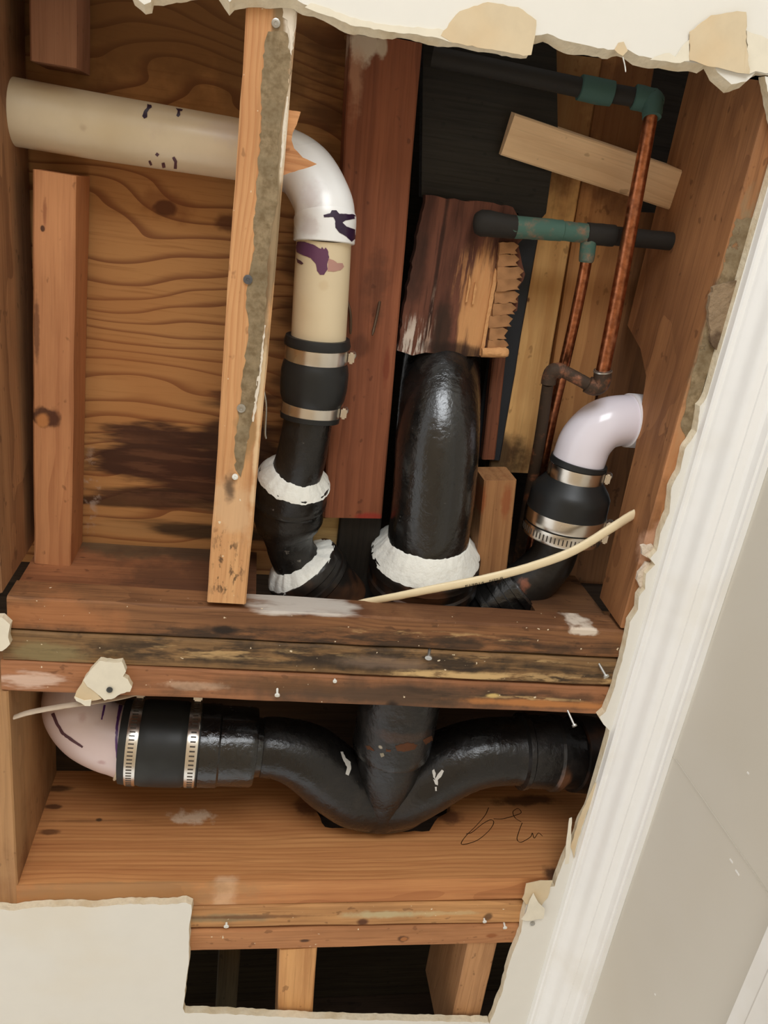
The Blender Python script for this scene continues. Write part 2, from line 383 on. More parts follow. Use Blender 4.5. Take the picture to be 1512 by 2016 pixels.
# strip of ceiling left between the opening and the crown moulding
edge = [(1506, 150), (1535, 300), (1520, 470), (1492, 545), (1470, 590), (1452, 640), (1440, 690), (1408, 745), (1398, 775), (1378, 800), (1372, 850), (1348, 885), (1338, 930), (1322, 960), (1318, 1010), (1300, 1050), (1293, 1085), (1280, 1100), (1290, 1112), (1272, 1130), (1270, 1160), (1258, 1175), (1256, 1200), (1240, 1225), (1232, 1270), (1222, 1310), (1208, 1360), (1192, 1402), (1180, 1412), (1188, 1426), (1200, 1438), (1197, 1460), (1186, 1500), (1175, 1545), (1160, 1585), (1142, 1620), (1128, 1660), (1112, 1690), (1098, 1725), (1092, 1745), (1058, 1750), (1038, 1776), (1032, 1800), (1026, 1835), (1012, 1870), (1000, 1905), (990, 1950), (975, 1990), (962, 2020), (950, 2080)]
ED = rough(edge, 9, .9, 21, skip=(len(edge) - 1,))
A = [P(x, y, -DW) for x, y in ED]
XL = .4325
for p in A: p.x = min(p.x, XL - .0012)
n0 = len(A); A += [Vector((XL, A[-1].y, H - DW)), Vector((XL, A[0].y, H - DW))]
B = [Vector((p.x - (.0003 + .0014 * max(0, mnoise.noise(Vector((p.y * 25, 1, 2)))) if i < n0 else 0), p.y, H - .0004)) for i, p in enumerate(A)]
prism('drywall_sheet', A, B, (WHITE, GYPSUM), ceil, 1)
ys = A[n0 - 1].y if False else P(1506, 150, -DW).y
bk = [Vector((XL, ys, H - DW)), Vector((UW, ys, H - DW)), Vector((UW, 2.4, H - DW)), Vector((XL, 2.4, H - DW))]
prism('drywall_sheet', bk, [p + Vector((0, 0, .009)) for p in bk], (WHITE, GYPSUM), ceil, 1)
# torn paper
def paper(pts, m, w=-.0142, th=.0009, seed=1, amp=1.5, lift=0.0):
    w += .0034
    q = rough(pts, 9, amp, seed); A = [P(x, y, w) for x, y in q]
    c = sum(A, Vector()) / len(A)
    for i, p in enumerate(A): p.z -= lift * abs(mnoise.noise(Vector((p.x * 40, p.y * 40, seed))))
    return prism('torn_paper', A, [p + Vector((0, 0, th)) for p in A], (m,), ceil)
paper([(905, 22), (960, 4), (1020, 14), (1056, 40), (1052, 78), (1046, 108), (1030, 110), (968, 97), (890, 84), (868, 70), (885, 45)], TANPAPER, seed=3, w=-.0140)
paper([(600, 14), (700, 52), (860, 74), (890, 84), (885, 66), (870, 58), (760, 48), (690, 34), (640, 14), (612, 6)], PALEPAPER, seed=5, w=-.0138)
paper([(1358, 62), (1400, 30), (1450, 22), (1468, 24), (1470, 100), (1474, 146), (1440, 140), (1385, 128), (1358, 118)], TANPAPER, seed=6, w=-.0150, lift=.003)
paper([(1280, 118), (1300, 108), (1318, 104), (1330, 112), (1350, 84), (1358, 78), (1358, 120), (1330, 124)], PALEPAPER, seed=7, w=-.0145)
paper([(1470, 60), (1500, 70), (1530, 90), (1530, 146), (1488, 140), (1474, 146)], PALEPAPER, seed=8, w=-.0146)
paper([(1210, 98), (1218, 84), (1228, 82), (1236, 100), (1226, 110)], TANPAPER, seed=9, w=-.0142)
paper([(1036, 1740), (1064, 1734), (1088, 1734), (1078, 1768), (1066, 1784), (1036, 1780), (1028, 1770)], TANPAPER, seed=11, w=-.0145)
paper([(1042, 1772), (1050, 1758), (1060, 1776), (1072, 1788), (1070, 1808), (1046, 1812), (1026, 1810), (1036, 1795)], PALEPAPER, seed=12, w=-.016, lift=.004)
paper([(1112, 1702), (1116, 1650), (1121, 1612), (1126, 1610), (1124, 1660), (1120, 1700)], PALEPAPER, seed=13, w=-.013, amp=.6)
paper([(1124, 1668), (1140, 1612), (1172, 1540), (1176, 1546), (1152, 1610), (1136, 1660), (1130, 1690)], TANPAPER, seed=14, w=-.0142, amp=1)

# ------------------------------------------------------------------ framing
XA = P(8, 1171).x                                      # inner face of the joist on the left
def yat(px, py, w=0): return P(px, py, w).y
def joist_prism(name, outline, thick, axis):
    """outline in (along, height) metres; extruded by thick along the other axis. local X = along the joist"""
    bm = bmesh.new(); pts = outline
    va = [bm.verts.new((a, 0, z)) for a, z in pts]; vb = [bm.verts.new((a, thick, z)) for a, z in pts]; n = len(pts)
    f1 = bm.faces.new(va); f2 = bm.faces.new(vb[::-1])
    for i in range(n): bm.faces.new((va[i], vb[i], vb[(i + 1) % n], va[(i + 1) % n]))
    bmesh.ops.bevel(bm, geom=[e for e in bm.edges], offset=.0012, segments=1, affect='EDGES', clamp_overlap=True)
    return bm
def LB(r, g, b, k=1.0): return C(r, g, b, k)

# joist at the left edge (runs down the picture)
o = board('ceiling_joist', (-16, -260), (-16 + 18, 1168), .038, .140, seed=3)
A0, B0 = Vector((XA - .019, -.28, H)), Vector((XA - .021, P(8, 1168).y, H))
def board3(name, A, B, width, depth, seed=1, up=(0, 0, 1), wob=.0006, ch=.0016, parent=None, cut=0):
    L = (B - A).length; X = (B - A).normalized(); Z = Vector(up); Z = (Z - X * Z.dot(X)).normalized(); Y = Z.cross(X)
    mw = Matrix((X, Y, Z)).transposed().to_4x4(); mw.translation = A
    bm = bmesh.new(); n = max(4, int(L / .02)); hw = width / 2; c = ch
    ring0 = [(-hw + c, 0), (hw - c, 0), (hw, c), (hw, depth - c), (hw - c, depth), (-hw + c, depth), (-hw, depth - c), (-hw, c)]; rows = []
    for i in range(n + 1):
        x = L * i / n; rr = []
        for y, z in ring0:
            q = Vector((x * 14 + seed * 7.3, y * 30, z * 30 + seed)); j = mnoise.noise_vector(q) * wob + mnoise.noise_vector(q * 6) * wob * .5
            rr.append(bm.verts.new((x + (cut * y if i == n else 0), y + j.y, z + j.z)))
        rows.append(rr)
    for i in range(n):
        for k in range(8): bm.faces.new((rows[i][k], rows[i][(k + 1) % 8], rows[i + 1][(k + 1) % 8], rows[i + 1][k]))
    bm.faces.new(rows[0]); bm.faces.new(rows[-1][::-1])
    return fin(bm, name, (), parent, mw, 25)
bpy.data.objects.remove(o)
o = board3('ceiling_joist', A0, B0, .038, .140, 3)
wood(o, C(178, 126, 84), C(120, 78, 48), 38, 3, stains=[stain(o, 20, 250, 60, 30, C(110, 70, 45), .5, pt=PX(40, 150, XA))], seed=3, bump=.2)
tag(o, 'long brown joist along the left picture edge above the plank beam', 'joist')
# joist at the left edge below the beam
A1, B1 = Vector((XA - .020, P(8, 1362).y, H)), Vector((XA - .0225, 1.05, H))
o = board3('ceiling_joist', A1, B1, .038, .185, 5)
wood(o, C(186, 132, 84), C(128, 84, 50), 34, 3, seed=5, bump=.2, stains=[stain(o, 0, 0, 300, 120, C(190, 150, 105), .4, pt=PX(5, 1560, XA))])
tag(o, 'brown joist along the left edge below the plank beam', 'joist')
# narrow joist in front of the elbow
o = board('ceiling_joist', (539, -30), (446.5, 1188), .0378, .100, seed=7, wob=.0009)
G = C(138, 120, 92)
st = [stain(o, 549, 150, 260, 24, G, .9, .25, nsc=(25, 90, 20), namp=.35), stain(o, 527, 480, 170, 22, G, .9, .25, nsc=(25, 90, 20), namp=.4), stain(o, 506, 700, 120, 17, G, .8, .3, nsc=(25, 90, 20), namp=.4), stain(o, 484, 850, 60, 18, C(150, 118, 78), .8, .4),
      stain(o, 572, 40, 60, 10, C(222, 210, 192), .8, .4, namp=.8), stain(o, 562, 260, 90, 5, C(232, 216, 190), .8, .5, namp=.7), stain(o, 510, 830, 150, 5, C(226, 198, 158), .7, .5, namp=.8), stain(o, 463, 1000, 60, 40, C(214, 178, 138), .6, .5, namp=.8),
      stain(o, 448, 1120, 70, 30, C(60, 44, 32), .8, .5, speck=((60, 140, 60), .52, .62)), stain(o, 452, 955, 25, 12, C(70, 56, 44), .8, .5, namp=.8), stain(o, 525, 560, 60, 6, C(110, 80, 52), .6, .5)]
wood(o, C(222, 164, 108), C(186, 118, 68), 60, 3, stains=st, seed=7, fib=.4, crumbs=.02)
tag(o, 'narrow stained joist edge crossing in front of the white pipe, with screws', 'joist')
NARROW = o
# chunk of that joist cut round beside the elbow
ch = [(550, 214), (592, 220), (584, 246), (576, 262), (574, 276), (579, 292), (596, 310), (624, 323), (606, 330), (580, 338), (552, 346)]
o = plate('joist_splinter', rough(ch, 8, .6, 2), .004, .020, parent=NARROW)
wood(o, C(214, 150, 96), C(170, 104, 58), 40, 3, seed=8)

# the three planks of the beam
PL = []
cuts = [((20, 1187), (1246, 1262)), ((6, 1270), (1222, 1325)), ((3, 1330), (1204, 1378))]
edges = [((8, 1174), (1240, 1242), (20, 1240), (1226, 1297)), ((8, 1242), (1226, 1298.5), (2, 1299), (1206, 1353)), ((2, 1301), (1206, 1354.5), (2, 1361), (1196, 1409))]
labs = ['uppermost plank of the three-plank beam, brown with a pale scuff', 'middle plank of the three-plank beam, blackened with mold', 'lowest plank of the three-plank beam, orange at its left end']
BLK = C(52, 42, 32); PALE = C(206, 170, 118); WSC = C(214, 208, 198)
for k, (a, b, c, d) in enumerate(edges):
    A, B, Cc, D = P(*a), P(*b), P(*c), P(*d)
    L0, L1 = (A + Cc) / 2, (B + D) / 2; wd_ = ((Cc - A).length + (D - B).length) / 2; dr = (L1 - L0).normalized(); L1 = L1 + dr * ((.462 - L1.x) / dr.x)
    o = board3('beam_plank', L0, L1, wd_ - .0008, .036, 11 + k, wob=.0008, ch=.0022)
    sp = ((14, 70, 40), .42, .56)
    if k == 0:
        st = [stain(o, 330, 1245, 260, 16, BLK, .75, .5, speck=sp), stain(o, 640, 1262, 330, 26, BLK, .8, .5, speck=sp), stain(o, 950, 1275, 260, 30, BLK, .75, .5, speck=sp), stain(o, 440, 1241, 22, 11, C(36, 28, 22), .9, .4), stain(o, 620, 1200, 160, 14, C(96, 58, 36), .8, .4), stain(o, 1000, 1225, 240, 12, C(92, 58, 36), .7, .5),
              stain(o, 600, 1205, 90, 10, WSC, .75, .5, namp=1.0, nsc=(14, 60, 40)), stain(o, 1145, 1243, 26, 7, C(222, 208, 190), .9, .4, namp=1), stain(o, 880, 1252, 200, 8, PALE, .6, .5, speck=((20, 90, 40), .5, .62)), stain(o, 100, 1210, 120, 30, C(186, 120, 74), .5, .5)]
        wood(o, C(152, 100, 60), C(100, 62, 36), 50, 4, seed=21, stains=st, crumbs=.02, fib=.8, bump=.6)
    elif k == 1:
        st = [stain(o, 90, 1285, 70, 22, C(138, 122, 84), .8, .4), stain(o, 420, 1285, 300, 26, BLK, .85, .5, speck=sp), stain(o, 760, 1300, 300, 30, BLK, .9, .5, speck=sp), stain(o, 1050, 1330, 230, 24, BLK, .85, .5, speck=sp), stain(o, 420, 1285, 250, 12, PALE, .7, .5, speck=((12, 80, 40), .52, .62)),
              stain(o, 900, 1330, 130, 9, C(214, 180, 126), .9, .5, speck=((18, 70, 40), .42, .55)), stain(o, 1080, 1335, 160, 10, PALE, .7, .5, speck=((18, 70, 40), .5, .6)), stain(o, 750, 1305, 80, 14, C(128, 108, 92), .6, .5), stain(o, 990, 1300, 180, 6, PALE, .7, .5, speck=((18, 70, 40), .48, .6))]
        wood(o, C(150, 110, 68), C(94, 66, 40), 46, 4, seed=22, stains=st, crumbs=.02, fib=.9, bump=.7)
    else:
        st = [stain(o, 60, 1338, 70, 14, C(226, 196, 176), .75, .5, namp=1.1, nsc=(20, 90, 40)), stain(o, 380, 1350, 60, 8, C(220, 186, 156), .6, .5, namp=1.2), stain(o, 780, 1370, 330, 30, C(78, 62, 48), .9, .6, namp=.4), stain(o, 560, 1345, 120, 18, C(110, 78, 50), .6, .5), stain(o, 770, 1388, 16, 12, C(40, 30, 24), .9, .5, namp=.8),
              stain(o, 1000, 1372, 200, 18, BLK, .7, .6, speck=sp), stain(o, 970, 1370, 14, 5, C(220, 190, 120), .9, .4), stain(o, 1060, 1385, 150, 8, C(196, 130, 74), .8, .5), stain(o, 1040, 1375, 100, 4, PALE, .7, .5, speck=((18, 90, 40), .45, .55))]
        wood(o, C(182, 118, 76), C(136, 84, 50), 44, 3, seed=23, stains=st, crumbs=.02, fib=.5, bump=.4)
    tag(o, labs[k], 'plank', 'planks of the beam between the two bays'); PL.append(o)
# joist stubs that the planks hide, notched off for the pipes
yb = P(8, 1176).y + .006
o = board3('joist_stub', Vector((XA + .001, yb + .019, H + .0375)), Vector((P(505, 1190).x, yb + .019, H + .0375)), .038, .106, 15)
wood(o, C(168, 104, 62), C(110, 60, 34), 30, 5, seed=31, stains=[stain(o, 0, 0, 200, 60, C(90, 76, 54), .8, .4, pt=PY(300, 1075, yb), rz=.03), stain(o, 0, 0, 200, 200, C(70, 48, 34), .7, .5, pt=PY(470, 1120, yb))])
tag(o, 'reddish joist stub behind the upper left end of the plank beam', 'joist')
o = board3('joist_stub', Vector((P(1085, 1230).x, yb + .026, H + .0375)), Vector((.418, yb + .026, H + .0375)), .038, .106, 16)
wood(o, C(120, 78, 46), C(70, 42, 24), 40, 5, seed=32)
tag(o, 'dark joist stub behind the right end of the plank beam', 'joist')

# joist along the right side, its back cut away for the pipes
xr = .4145
y_top, y_cut, y_bot = -.30, PX(1255, 690, xr).y, P(1238, 1240).y - .001
out = [(y_top, 0), (y_bot, 0), (y_bot - .004, .062), (y_cut + .10, .068), (y_cut + .020, .084), (y_cut - .004, .112), (y_cut - .020, .158), (y_top, .158)]
bm = joist_prism('j', [(a, z) for a, z in out], UW - xr - .006, 'y')
mw = Matrix(((0, 1, 0, xr), (1, 0, 0, 0), (0, 0, 1, H), (0, 0, 0, 1)))
o = fin(bm, 'ceiling_joist', (), None, mw, 25)
st = [stain(o, 0, 0, 240, 28, C(134, 118, 90), .85, .4, pt=P(1400, 690), namp=.6, nsc=(30, 80, 30), rz=.004), stain(o, 0, 0, 60, 30, C(92, 78, 62), .8, .4, pt=P(1432, 590), namp=.7, rz=.01), stain(o, 0, 0, 120, 30, C(214, 150, 100), .5, .5, pt=P(1335, 880), rz=.004), stain(o, 0, 0, 40, 40, C(216, 170, 140), .6, .6, pt=P(1290, 1080), namp=1, rz=.01)]
wood(o, C(170, 112, 66), C(116, 70, 40), 36, 4, seed=33, stains=st)
tag(o, 'thick brown joist down the right side beside the white moulding', 'joist')
RIGHTJ = o
for k, (pts, w) in enumerate((([(1396, 600), (1404, 566), (1428, 558), (1452, 552), (1462, 566), (1456, 590), (1440, 612), (1420, 660), (1412, 690), (1402, 680), (1396, 640)], -.004), ([(1262, 1075), (1284, 1072), (1296, 1090), (1282, 1102), (1264, 1092)], -.003), ([(1272, 1108), (1286, 1112), (1276, 1130), (1280, 1150), (1262, 1160), (1254, 1142), (1262, 1122)], -.004))):
    q = rough(pts, 7, 2, 40 + k); o = plate('plaster_crust', q, w, .0005, (plain('crust_%d' % k, C(150, 128, 102) if k == 0 else C(222, 206, 186), .9, .1, 120, .5, 1, .003, dirt=(C(82, 64, 50), .48, .6, .8)),), RIGHTJ)

# big joist across the lower bay with a notch for the fitting
yj = P(20, 1741).y; yj = (P(20, 1741).y + P(560, 1738).y) / 2
nx = [(604, 1562), (612, 1585), (626, 1602), (640, 1628), (660, 1630), (720, 1634), (800, 1638), (845, 1636), (862, 1610), (886, 1596), (894, 1566)]
npts = []
for a in nx:
    p = PY(a[0], a[1], yj); npts.append((p.x, p.z - H))
npts[0] = (npts[0][0] - .004, .187); npts[-1] = (npts[-1][0] + .004, .187)
nr = []
r = rnd(5)
for i in range(len(npts) - 1):
    a, b = npts[i], npts[i + 1]
    for t in (0, .33, .66): nr.append((a[0] + (b[0] - a[0]) * t + r.uniform(-.0012, .0012) * (t > 0), a[1] + (b[1] - a[1]) * t + r.uniform(-.0012, .0012) * (t > 0)))
nr.append(npts[-1])
xl, xr2 = XA - .004, .60
out = [(xl, 0), (xr2, 0), (xr2, .187)] + nr[::-1] + [(xl, .187)]
bm = bmesh.new(); TH = .0350
va = [bm.verts.new((a, 0, z)) for a, z in out]; vb = [bm.verts.new((a, TH, z)) for a, z in out]; n = len(out)
caps(bm, va, vb)
for i in range(n): bm.faces.new((va[i], vb[i], vb[(i + 1) % n], va[(i + 1) % n]))
o = fin(bm, 'lower_joist', (), None, Matrix.Translation((0, yj, H)), 25)
DK = C(92, 56, 34)
st = [stain(o, 0, 0, 15, 400, DK, .9, .4, pt=PY(105, 1588, yj), rz=.004), stain(o, 0, 0, 14, 400, DK, .8, .4, pt=PY(98, 1638, yj), rz=.004), stain(o, 0, 0, 28, 400, C(70, 44, 28), .8, .4, pt=PY(110, 1552, yj), rz=.005), stain(o, 0, 0, 100, 400, C(120, 76, 46), .6, .5, pt=PY(170, 1616, yj), rz=.0018), stain(o, 0, 0, 6, 400, C(70, 50, 34), .9, .4, pt=PY(195, 1614, yj), rz=.003),
      stain(o, 0, 0, 34, 400, C(236, 206, 178), .75, .5, pt=PY(375, 1608, yj), rz=.010, namp=.8, nsc=(60, 5, 60)), stain(o, 0, 0, 20, 400, C(232, 196, 160), .5, .5, pt=PY(440, 1735, yj), rz=.006, namp=.7), stain(o, 0, 0, 60, 400, C(70, 42, 28), .75, .5, pt=PY(1030, 1575, yj), rz=.010, namp=.8), stain(o, 0, 0, 20, 400, C(62, 38, 26), .9, .5, pt=PY(1090, 1722, yj), rz=.012, namp=.7),
      stain(o, 0, 0, 26, 400, C(96, 56, 36), .8, .5, pt=PY(600, 1590, yj), rz=.014, namp=.8), stain(o, 0, 0, 30, 400, C(96, 56, 36), .8, .5, pt=PY(880, 1606, yj), rz=.012, namp=.8), stain(o, 0, 0, 200, 60, C(170, 130, 88), .7, .5, pt=P(250, 1760), rz=.003, namp=.6)]
N = NT('wood_lower_joist')
fb = N.noise(N.co((1, 2, 3), (7, 120, 260)), 1.0, 4, .6)
wob = N.noise(N.co((2, 5, 1), (3, 8, 10)), 1.0, 2)
wv = N.n('TexWave', {'Vector': N.n('VectorMath', {0: N.co((2, 1, .3), (.04, .6, 1)), 1: N.n('CombineXYZ', {'Z': N.mul(wob, .03)}).outputs[0]}, operation='ADD').outputs[0], 'Scale': 48, 'Distortion': 1.5, 'Detail': 3, 'Detail Scale': 1.1}, bands_direction='Z', wave_profile='SAW').outputs['Fac']
gr = N.noise(N.co((3, 3, 3), (2.0, 60, 110)), 1.0, 6, .7, .3)
c = N.mix(N.mr(gr, .3, .7), tone(C(216, 146, 84)), tone(C(190, 118, 64))); c = N.mix(N.mul(N.mr(wv, .4, 1), .45), c, tone(C(164, 94, 46))); c = N.mix(N.mr(fb, .5, .75, 0, .35), c, C(120, 70, 36))
c = N.mix(N.mr(N.noise(N.co((4, 4, 4), (4, 4, 14)), 1, 3), .45, .75, 0, .45), c, C(150, 88, 46))
c = add_stains(N, c, st, 3); N.set(Base_Color=c, Roughness=.62, Specular_IOR_Level=.3); N.bump(N.add(N.mul(wv, .4), fb), .3, .0008); setm(o, N.m)
tag(o, 'wide orange joist across the lower bay, notched below the iron fitting', 'joist')
LOWJ = o
# pencil scribble on it
def stroke(pts):
    bm = bmesh.new(); q = crom([PY(x, y, yj - .0002) for x, y in pts], 8); prev = None
    for p in q:
        v = [bm.verts.new(p + Vector((dx, 0, dz))) for dx, dz in ((-.00055, 0), (0, .00055), (.00055, 0), (0, -.00055))]
        if prev:
            for k in range(4): bm.faces.new((prev[k], prev[(k + 1) % 4], v[(k + 1) % 4], v[k]))
        prev = v
    return fin(bm, 'pencil_mark', (PENCIL,), LOWJ)
PENCIL = plain('pencil', C(58, 40, 28), .7, .2)
stroke([(962, 1590), (955, 1605), (938, 1625), (918, 1645), (908, 1660), (916, 1662), (940, 1654), (962, 1636), (972, 1620), (966, 1614), (950, 1622), (930, 1638), (918, 1642)])
stroke([(972, 1612), (990, 1612), (1012, 1606), (1026, 1600), (1020, 1592), (1010, 1598), (1014, 1610), (1026, 1618)])
stroke([(1028, 1620), (1022, 1636), (1018, 1652), (1026, 1658), (1044, 1648), (1048, 1640), (1052, 1650), (1060, 1640), (1068, 1646)])
# the two planks in front of the lower joist
e2 = [((370, 1783.5), (1030, 1775), (370, 1829), (1022, 1819)), ((370, 1832), (1020, 1820.5), (370, 1876), (1006, 1858.5))]
lab2 = ['brown grained plank below the lower joist, with a pale patch', 'lowest orange-brown plank above the dark opening at the bottom']
for k, (a, b, c, d) in enumerate(e2):
    A, B, Cc, D = P(*a), P(*b), P(*c), P(*d)
    L0, L1 = (A + Cc) / 2, (B + D) / 2; wd_ = ((Cc - A).length + (D - B).length) / 2
    dr = (L1 - L0).normalized(); L0 = L0 - dr * .2; L1 = L1 + dr * .012
    o = board3('edge_plank', L0, L1, wd_ - .0012, .06, 41 + k, ch=.003)
    if k == 0: st = [stain(o, 760, 1800, 70, 9, C(196, 180, 140), .85, .5, namp=.7), stain(o, 880, 1798, 60, 6, C(206, 180, 134), .6, .5, namp=.8), stain(o, 715, 1815, 12, 9, C(84, 46, 28), .9, .4), stain(o, 445, 1808, 80, 10, C(140, 126, 96), .8, .5), stain(o, 960, 1805, 8, 10, C(90, 62, 40), .8, .4), stain(o, 500, 1805, 120, 5, C(112, 70, 40), .7, .5)]
    else: st = [stain(o, 795, 1849, 13, 10, C(92, 58, 34), .9, .25), stain(o, 795, 1849, 8, 6, C(176, 114, 66), .9, .25), stain(o, 600, 1852, 10, 4, C(70, 44, 28), .9, .4), stain(o, 968, 1842, 12, 5, C(150, 90, 50), .9, .4)]
    wood(o, C(212, 152, 92) if k == 0 else C(196, 132, 82), C(152, 96, 54) if k == 0 else C(160, 100, 60), 34 if k == 0 else 60, 5 if k == 0 else 2.5, seed=41 + k, stains=st, crumbs=.02)
    tag(o, lab2[k], 'plank', 'planks below the lower joist')
# blocking in the bottom opening
def bottom_stud(a, b, wd_, dep, seed, lab, c1, c2):
    o = board('blocking', a, b, wd_, dep, .003, seed=seed); wood(o, c1, c2, 26, 7, seed=seed); tag(o, lab, 'blocking', 'blocking in the bottom opening')
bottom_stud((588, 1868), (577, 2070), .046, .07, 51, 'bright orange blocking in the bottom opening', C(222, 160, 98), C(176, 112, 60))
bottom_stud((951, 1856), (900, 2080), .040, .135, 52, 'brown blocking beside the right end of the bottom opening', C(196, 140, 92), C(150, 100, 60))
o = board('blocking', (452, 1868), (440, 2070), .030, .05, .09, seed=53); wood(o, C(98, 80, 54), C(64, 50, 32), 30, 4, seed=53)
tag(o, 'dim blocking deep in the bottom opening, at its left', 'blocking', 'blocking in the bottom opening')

# subfloor above
def deck(name, x0, x1, y0, y1, w, th, lab):
    bm = bmesh.new(); obox(bm, Vector(), Vector((1, 0, 0)), Vector((0, 1, 0)), Vector((0, 0, 1)), x1 - x0, y1 - y0, th)
    return fin(bm, name, (), None, Matrix.Translation(((x0 + x1) / 2, (y0 + y1) / 2, H + w + th / 2)))
o = deck('plywood_subfloor', -.45, P(735, 500, .146).x, -.45, yb + .03, .1455, .018, '')
PW = .1455
st = [stain(o, 325, 408, 20, 13, C(54, 34, 22), .95, .3, w=PW), stain(o, 325, 408, 44, 26, C(128, 76, 42), .5, .5, w=PW, namp=.7), stain(o, 452, 440, 26, 16, C(86, 48, 28), .8, .4, w=PW),
      stain(o, 320, 900, 130, 62, C(66, 40, 28), .97, .22, w=PW, namp=.55, nsc=(8, 45, 20)), stain(o, 400, 935, 140, 60, C(72, 42, 28), .95, .3, w=PW, namp=.6, nsc=(6, 50, 20)), stain(o, 470, 880, 70, 100, C(62, 38, 26), .9, .4, w=PW, namp=.6, nsc=(6, 50, 20)), stain(o, 300, 985, 150, 22, C(60, 38, 26), .85, .4, w=PW, namp=.9, nsc=(6, 60, 20)), stain(o, 400, 1045, 150, 20, C(58, 44, 30), .9, .4, w=PW, namp=.6, nsc=(6, 60, 20)),
      stain(o, 380, 930, 150, 80, C(112, 74, 50), .6, .5, w=PW, speck=((9, 90, 20), .5, .62)), stain(o, 245, 1042, 55, 10, C(180, 132, 82), .8, .4, w=PW, namp=.7, nsc=(8, 60, 20)), stain(o, 178, 955, 14, 70, C(190, 168, 150), .6, .5, w=PW, speck=((60, 60, 20), .52, .62)), stain(o, 470, 790, 60, 16, C(96, 58, 34), .9, .3, w=PW, namp=.8, nsc=(8, 60, 20)),
      stain(o, 340, 60, 420, 110, C(110, 76, 42), .7, .6, w=PW), stain(o, 610, 560, 46, 380, C(84, 52, 30), .75, .5, w=PW, nsc=(6, 40, 20), namp=.9)]  # the wide top patch paints the ceiling edge's shade onto the sheet
N = NT('wood_plywood')
v = N.co((.35, 1.2, 0), (.22, 1, 1)); ds = N.noise(N.co((1.1, .4, 0), (3.2, 9, 1)), 1.0, 2, .45)
vv = N.n('VectorMath', {0: v, 1: N.n('CombineXYZ', {'Y': N.mul(ds, .16)}).outputs[0]}, operation='ADD').outputs[0]
wv = N.n('TexWave', {'Vector': vv, 'Scale': 18, 'Distortion': 1.2, 'Detail': 2, 'Detail Scale': 2.5}, bands_direction='Y', wave_profile='SAW').outputs['Fac']
fb = N.noise(N.co((2, 0, 0), (10, 240, 1)), 1.0, 4, .6)
lin_ = N.mr(wv, .62, .98)
c = N.mix(lin_, tone(C(190, 132, 74)), tone(C(138, 84, 44))); c = N.mix(N.mr(fb, .5, .75, 0, .4), c, C(120, 70, 34)); c = N.mix(N.mr(N.noise(N.co((1, 7, 0), (3, 8, 1)), 1.0, 2), .4, .7, 0, .5), c, C(160, 98, 50))
c = add_stains(N, c, st, 5); N.set(Base_Color=c, Roughness=.68, Specular_IOR_Level=.25); N.bump(N.add(lin_, fb), .25, .0006); setm(o, N.m)
tag(o, 'plywood subfloor sheet with wavy grain and a dark water stain', 'plywood')
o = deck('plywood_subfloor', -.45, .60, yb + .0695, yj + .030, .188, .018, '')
wood(o, C(66, 48, 32), C(42, 30, 20), 20, 6, seed=61)  # dark base colour stands in for shade behind the plank beam
tag(o, 'plywood subfloor above the lower bay, shade put into its dark colour', 'plywood')
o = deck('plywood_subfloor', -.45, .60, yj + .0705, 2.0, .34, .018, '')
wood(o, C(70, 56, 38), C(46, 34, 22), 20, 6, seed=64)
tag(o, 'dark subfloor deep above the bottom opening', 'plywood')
# dark upper cavity
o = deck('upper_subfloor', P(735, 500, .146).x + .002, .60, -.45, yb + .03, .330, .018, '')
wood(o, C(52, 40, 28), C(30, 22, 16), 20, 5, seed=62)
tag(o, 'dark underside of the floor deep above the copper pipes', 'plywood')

xd = P(735, 500, .146).x  # unseen panels added to stop background light leaking into the cavities
for nm, a, b, wd_, lab in (('closing_panel', Vector((-.32, yb + .0495, H + .1650)), Vector((.62, yb + .0495, H + .1650)), .038, 'added dark panel closing the gap above the plank beam'), ('closing_panel', Vector((-.32, yj + .0560, H + .1440)), Vector((.62, yj + .0560, H + .1440)), .038, 'added dark panel closing the gap above the lower joist'), ('closing_panel', Vector((xd - .02, -.47, H + .165)), Vector((.62, -.47, H + .165)), .038, 'added dark panel closing the deep cavity at its upper end'),
                            ('closing_panel', Vector((.66, -.45, H + .0)), Vector((.66, 1.95, H + .0)), .038, 'added dark panel closing the deep cavity beyond the right joist'), ('closing_panel', Vector((xd - .021, -.45, H + .166)), Vector((xd - .021, yb + .04, H + .166)), .038, 'added dark panel on top of the plywood sheet edge')):
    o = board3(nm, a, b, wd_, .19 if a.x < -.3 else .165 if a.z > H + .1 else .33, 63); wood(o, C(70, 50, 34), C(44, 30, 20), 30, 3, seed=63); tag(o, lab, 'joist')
o = board3('closing_panel', Vector((-.5, 1.45, H)), Vector((.62, 1.45, H)), .038, .34, 66); wood(o, C(70, 50, 34), C(44, 30, 20), 30, 3, seed=66); tag(o, 'added dark panel closing the bottom opening far below', 'joist')
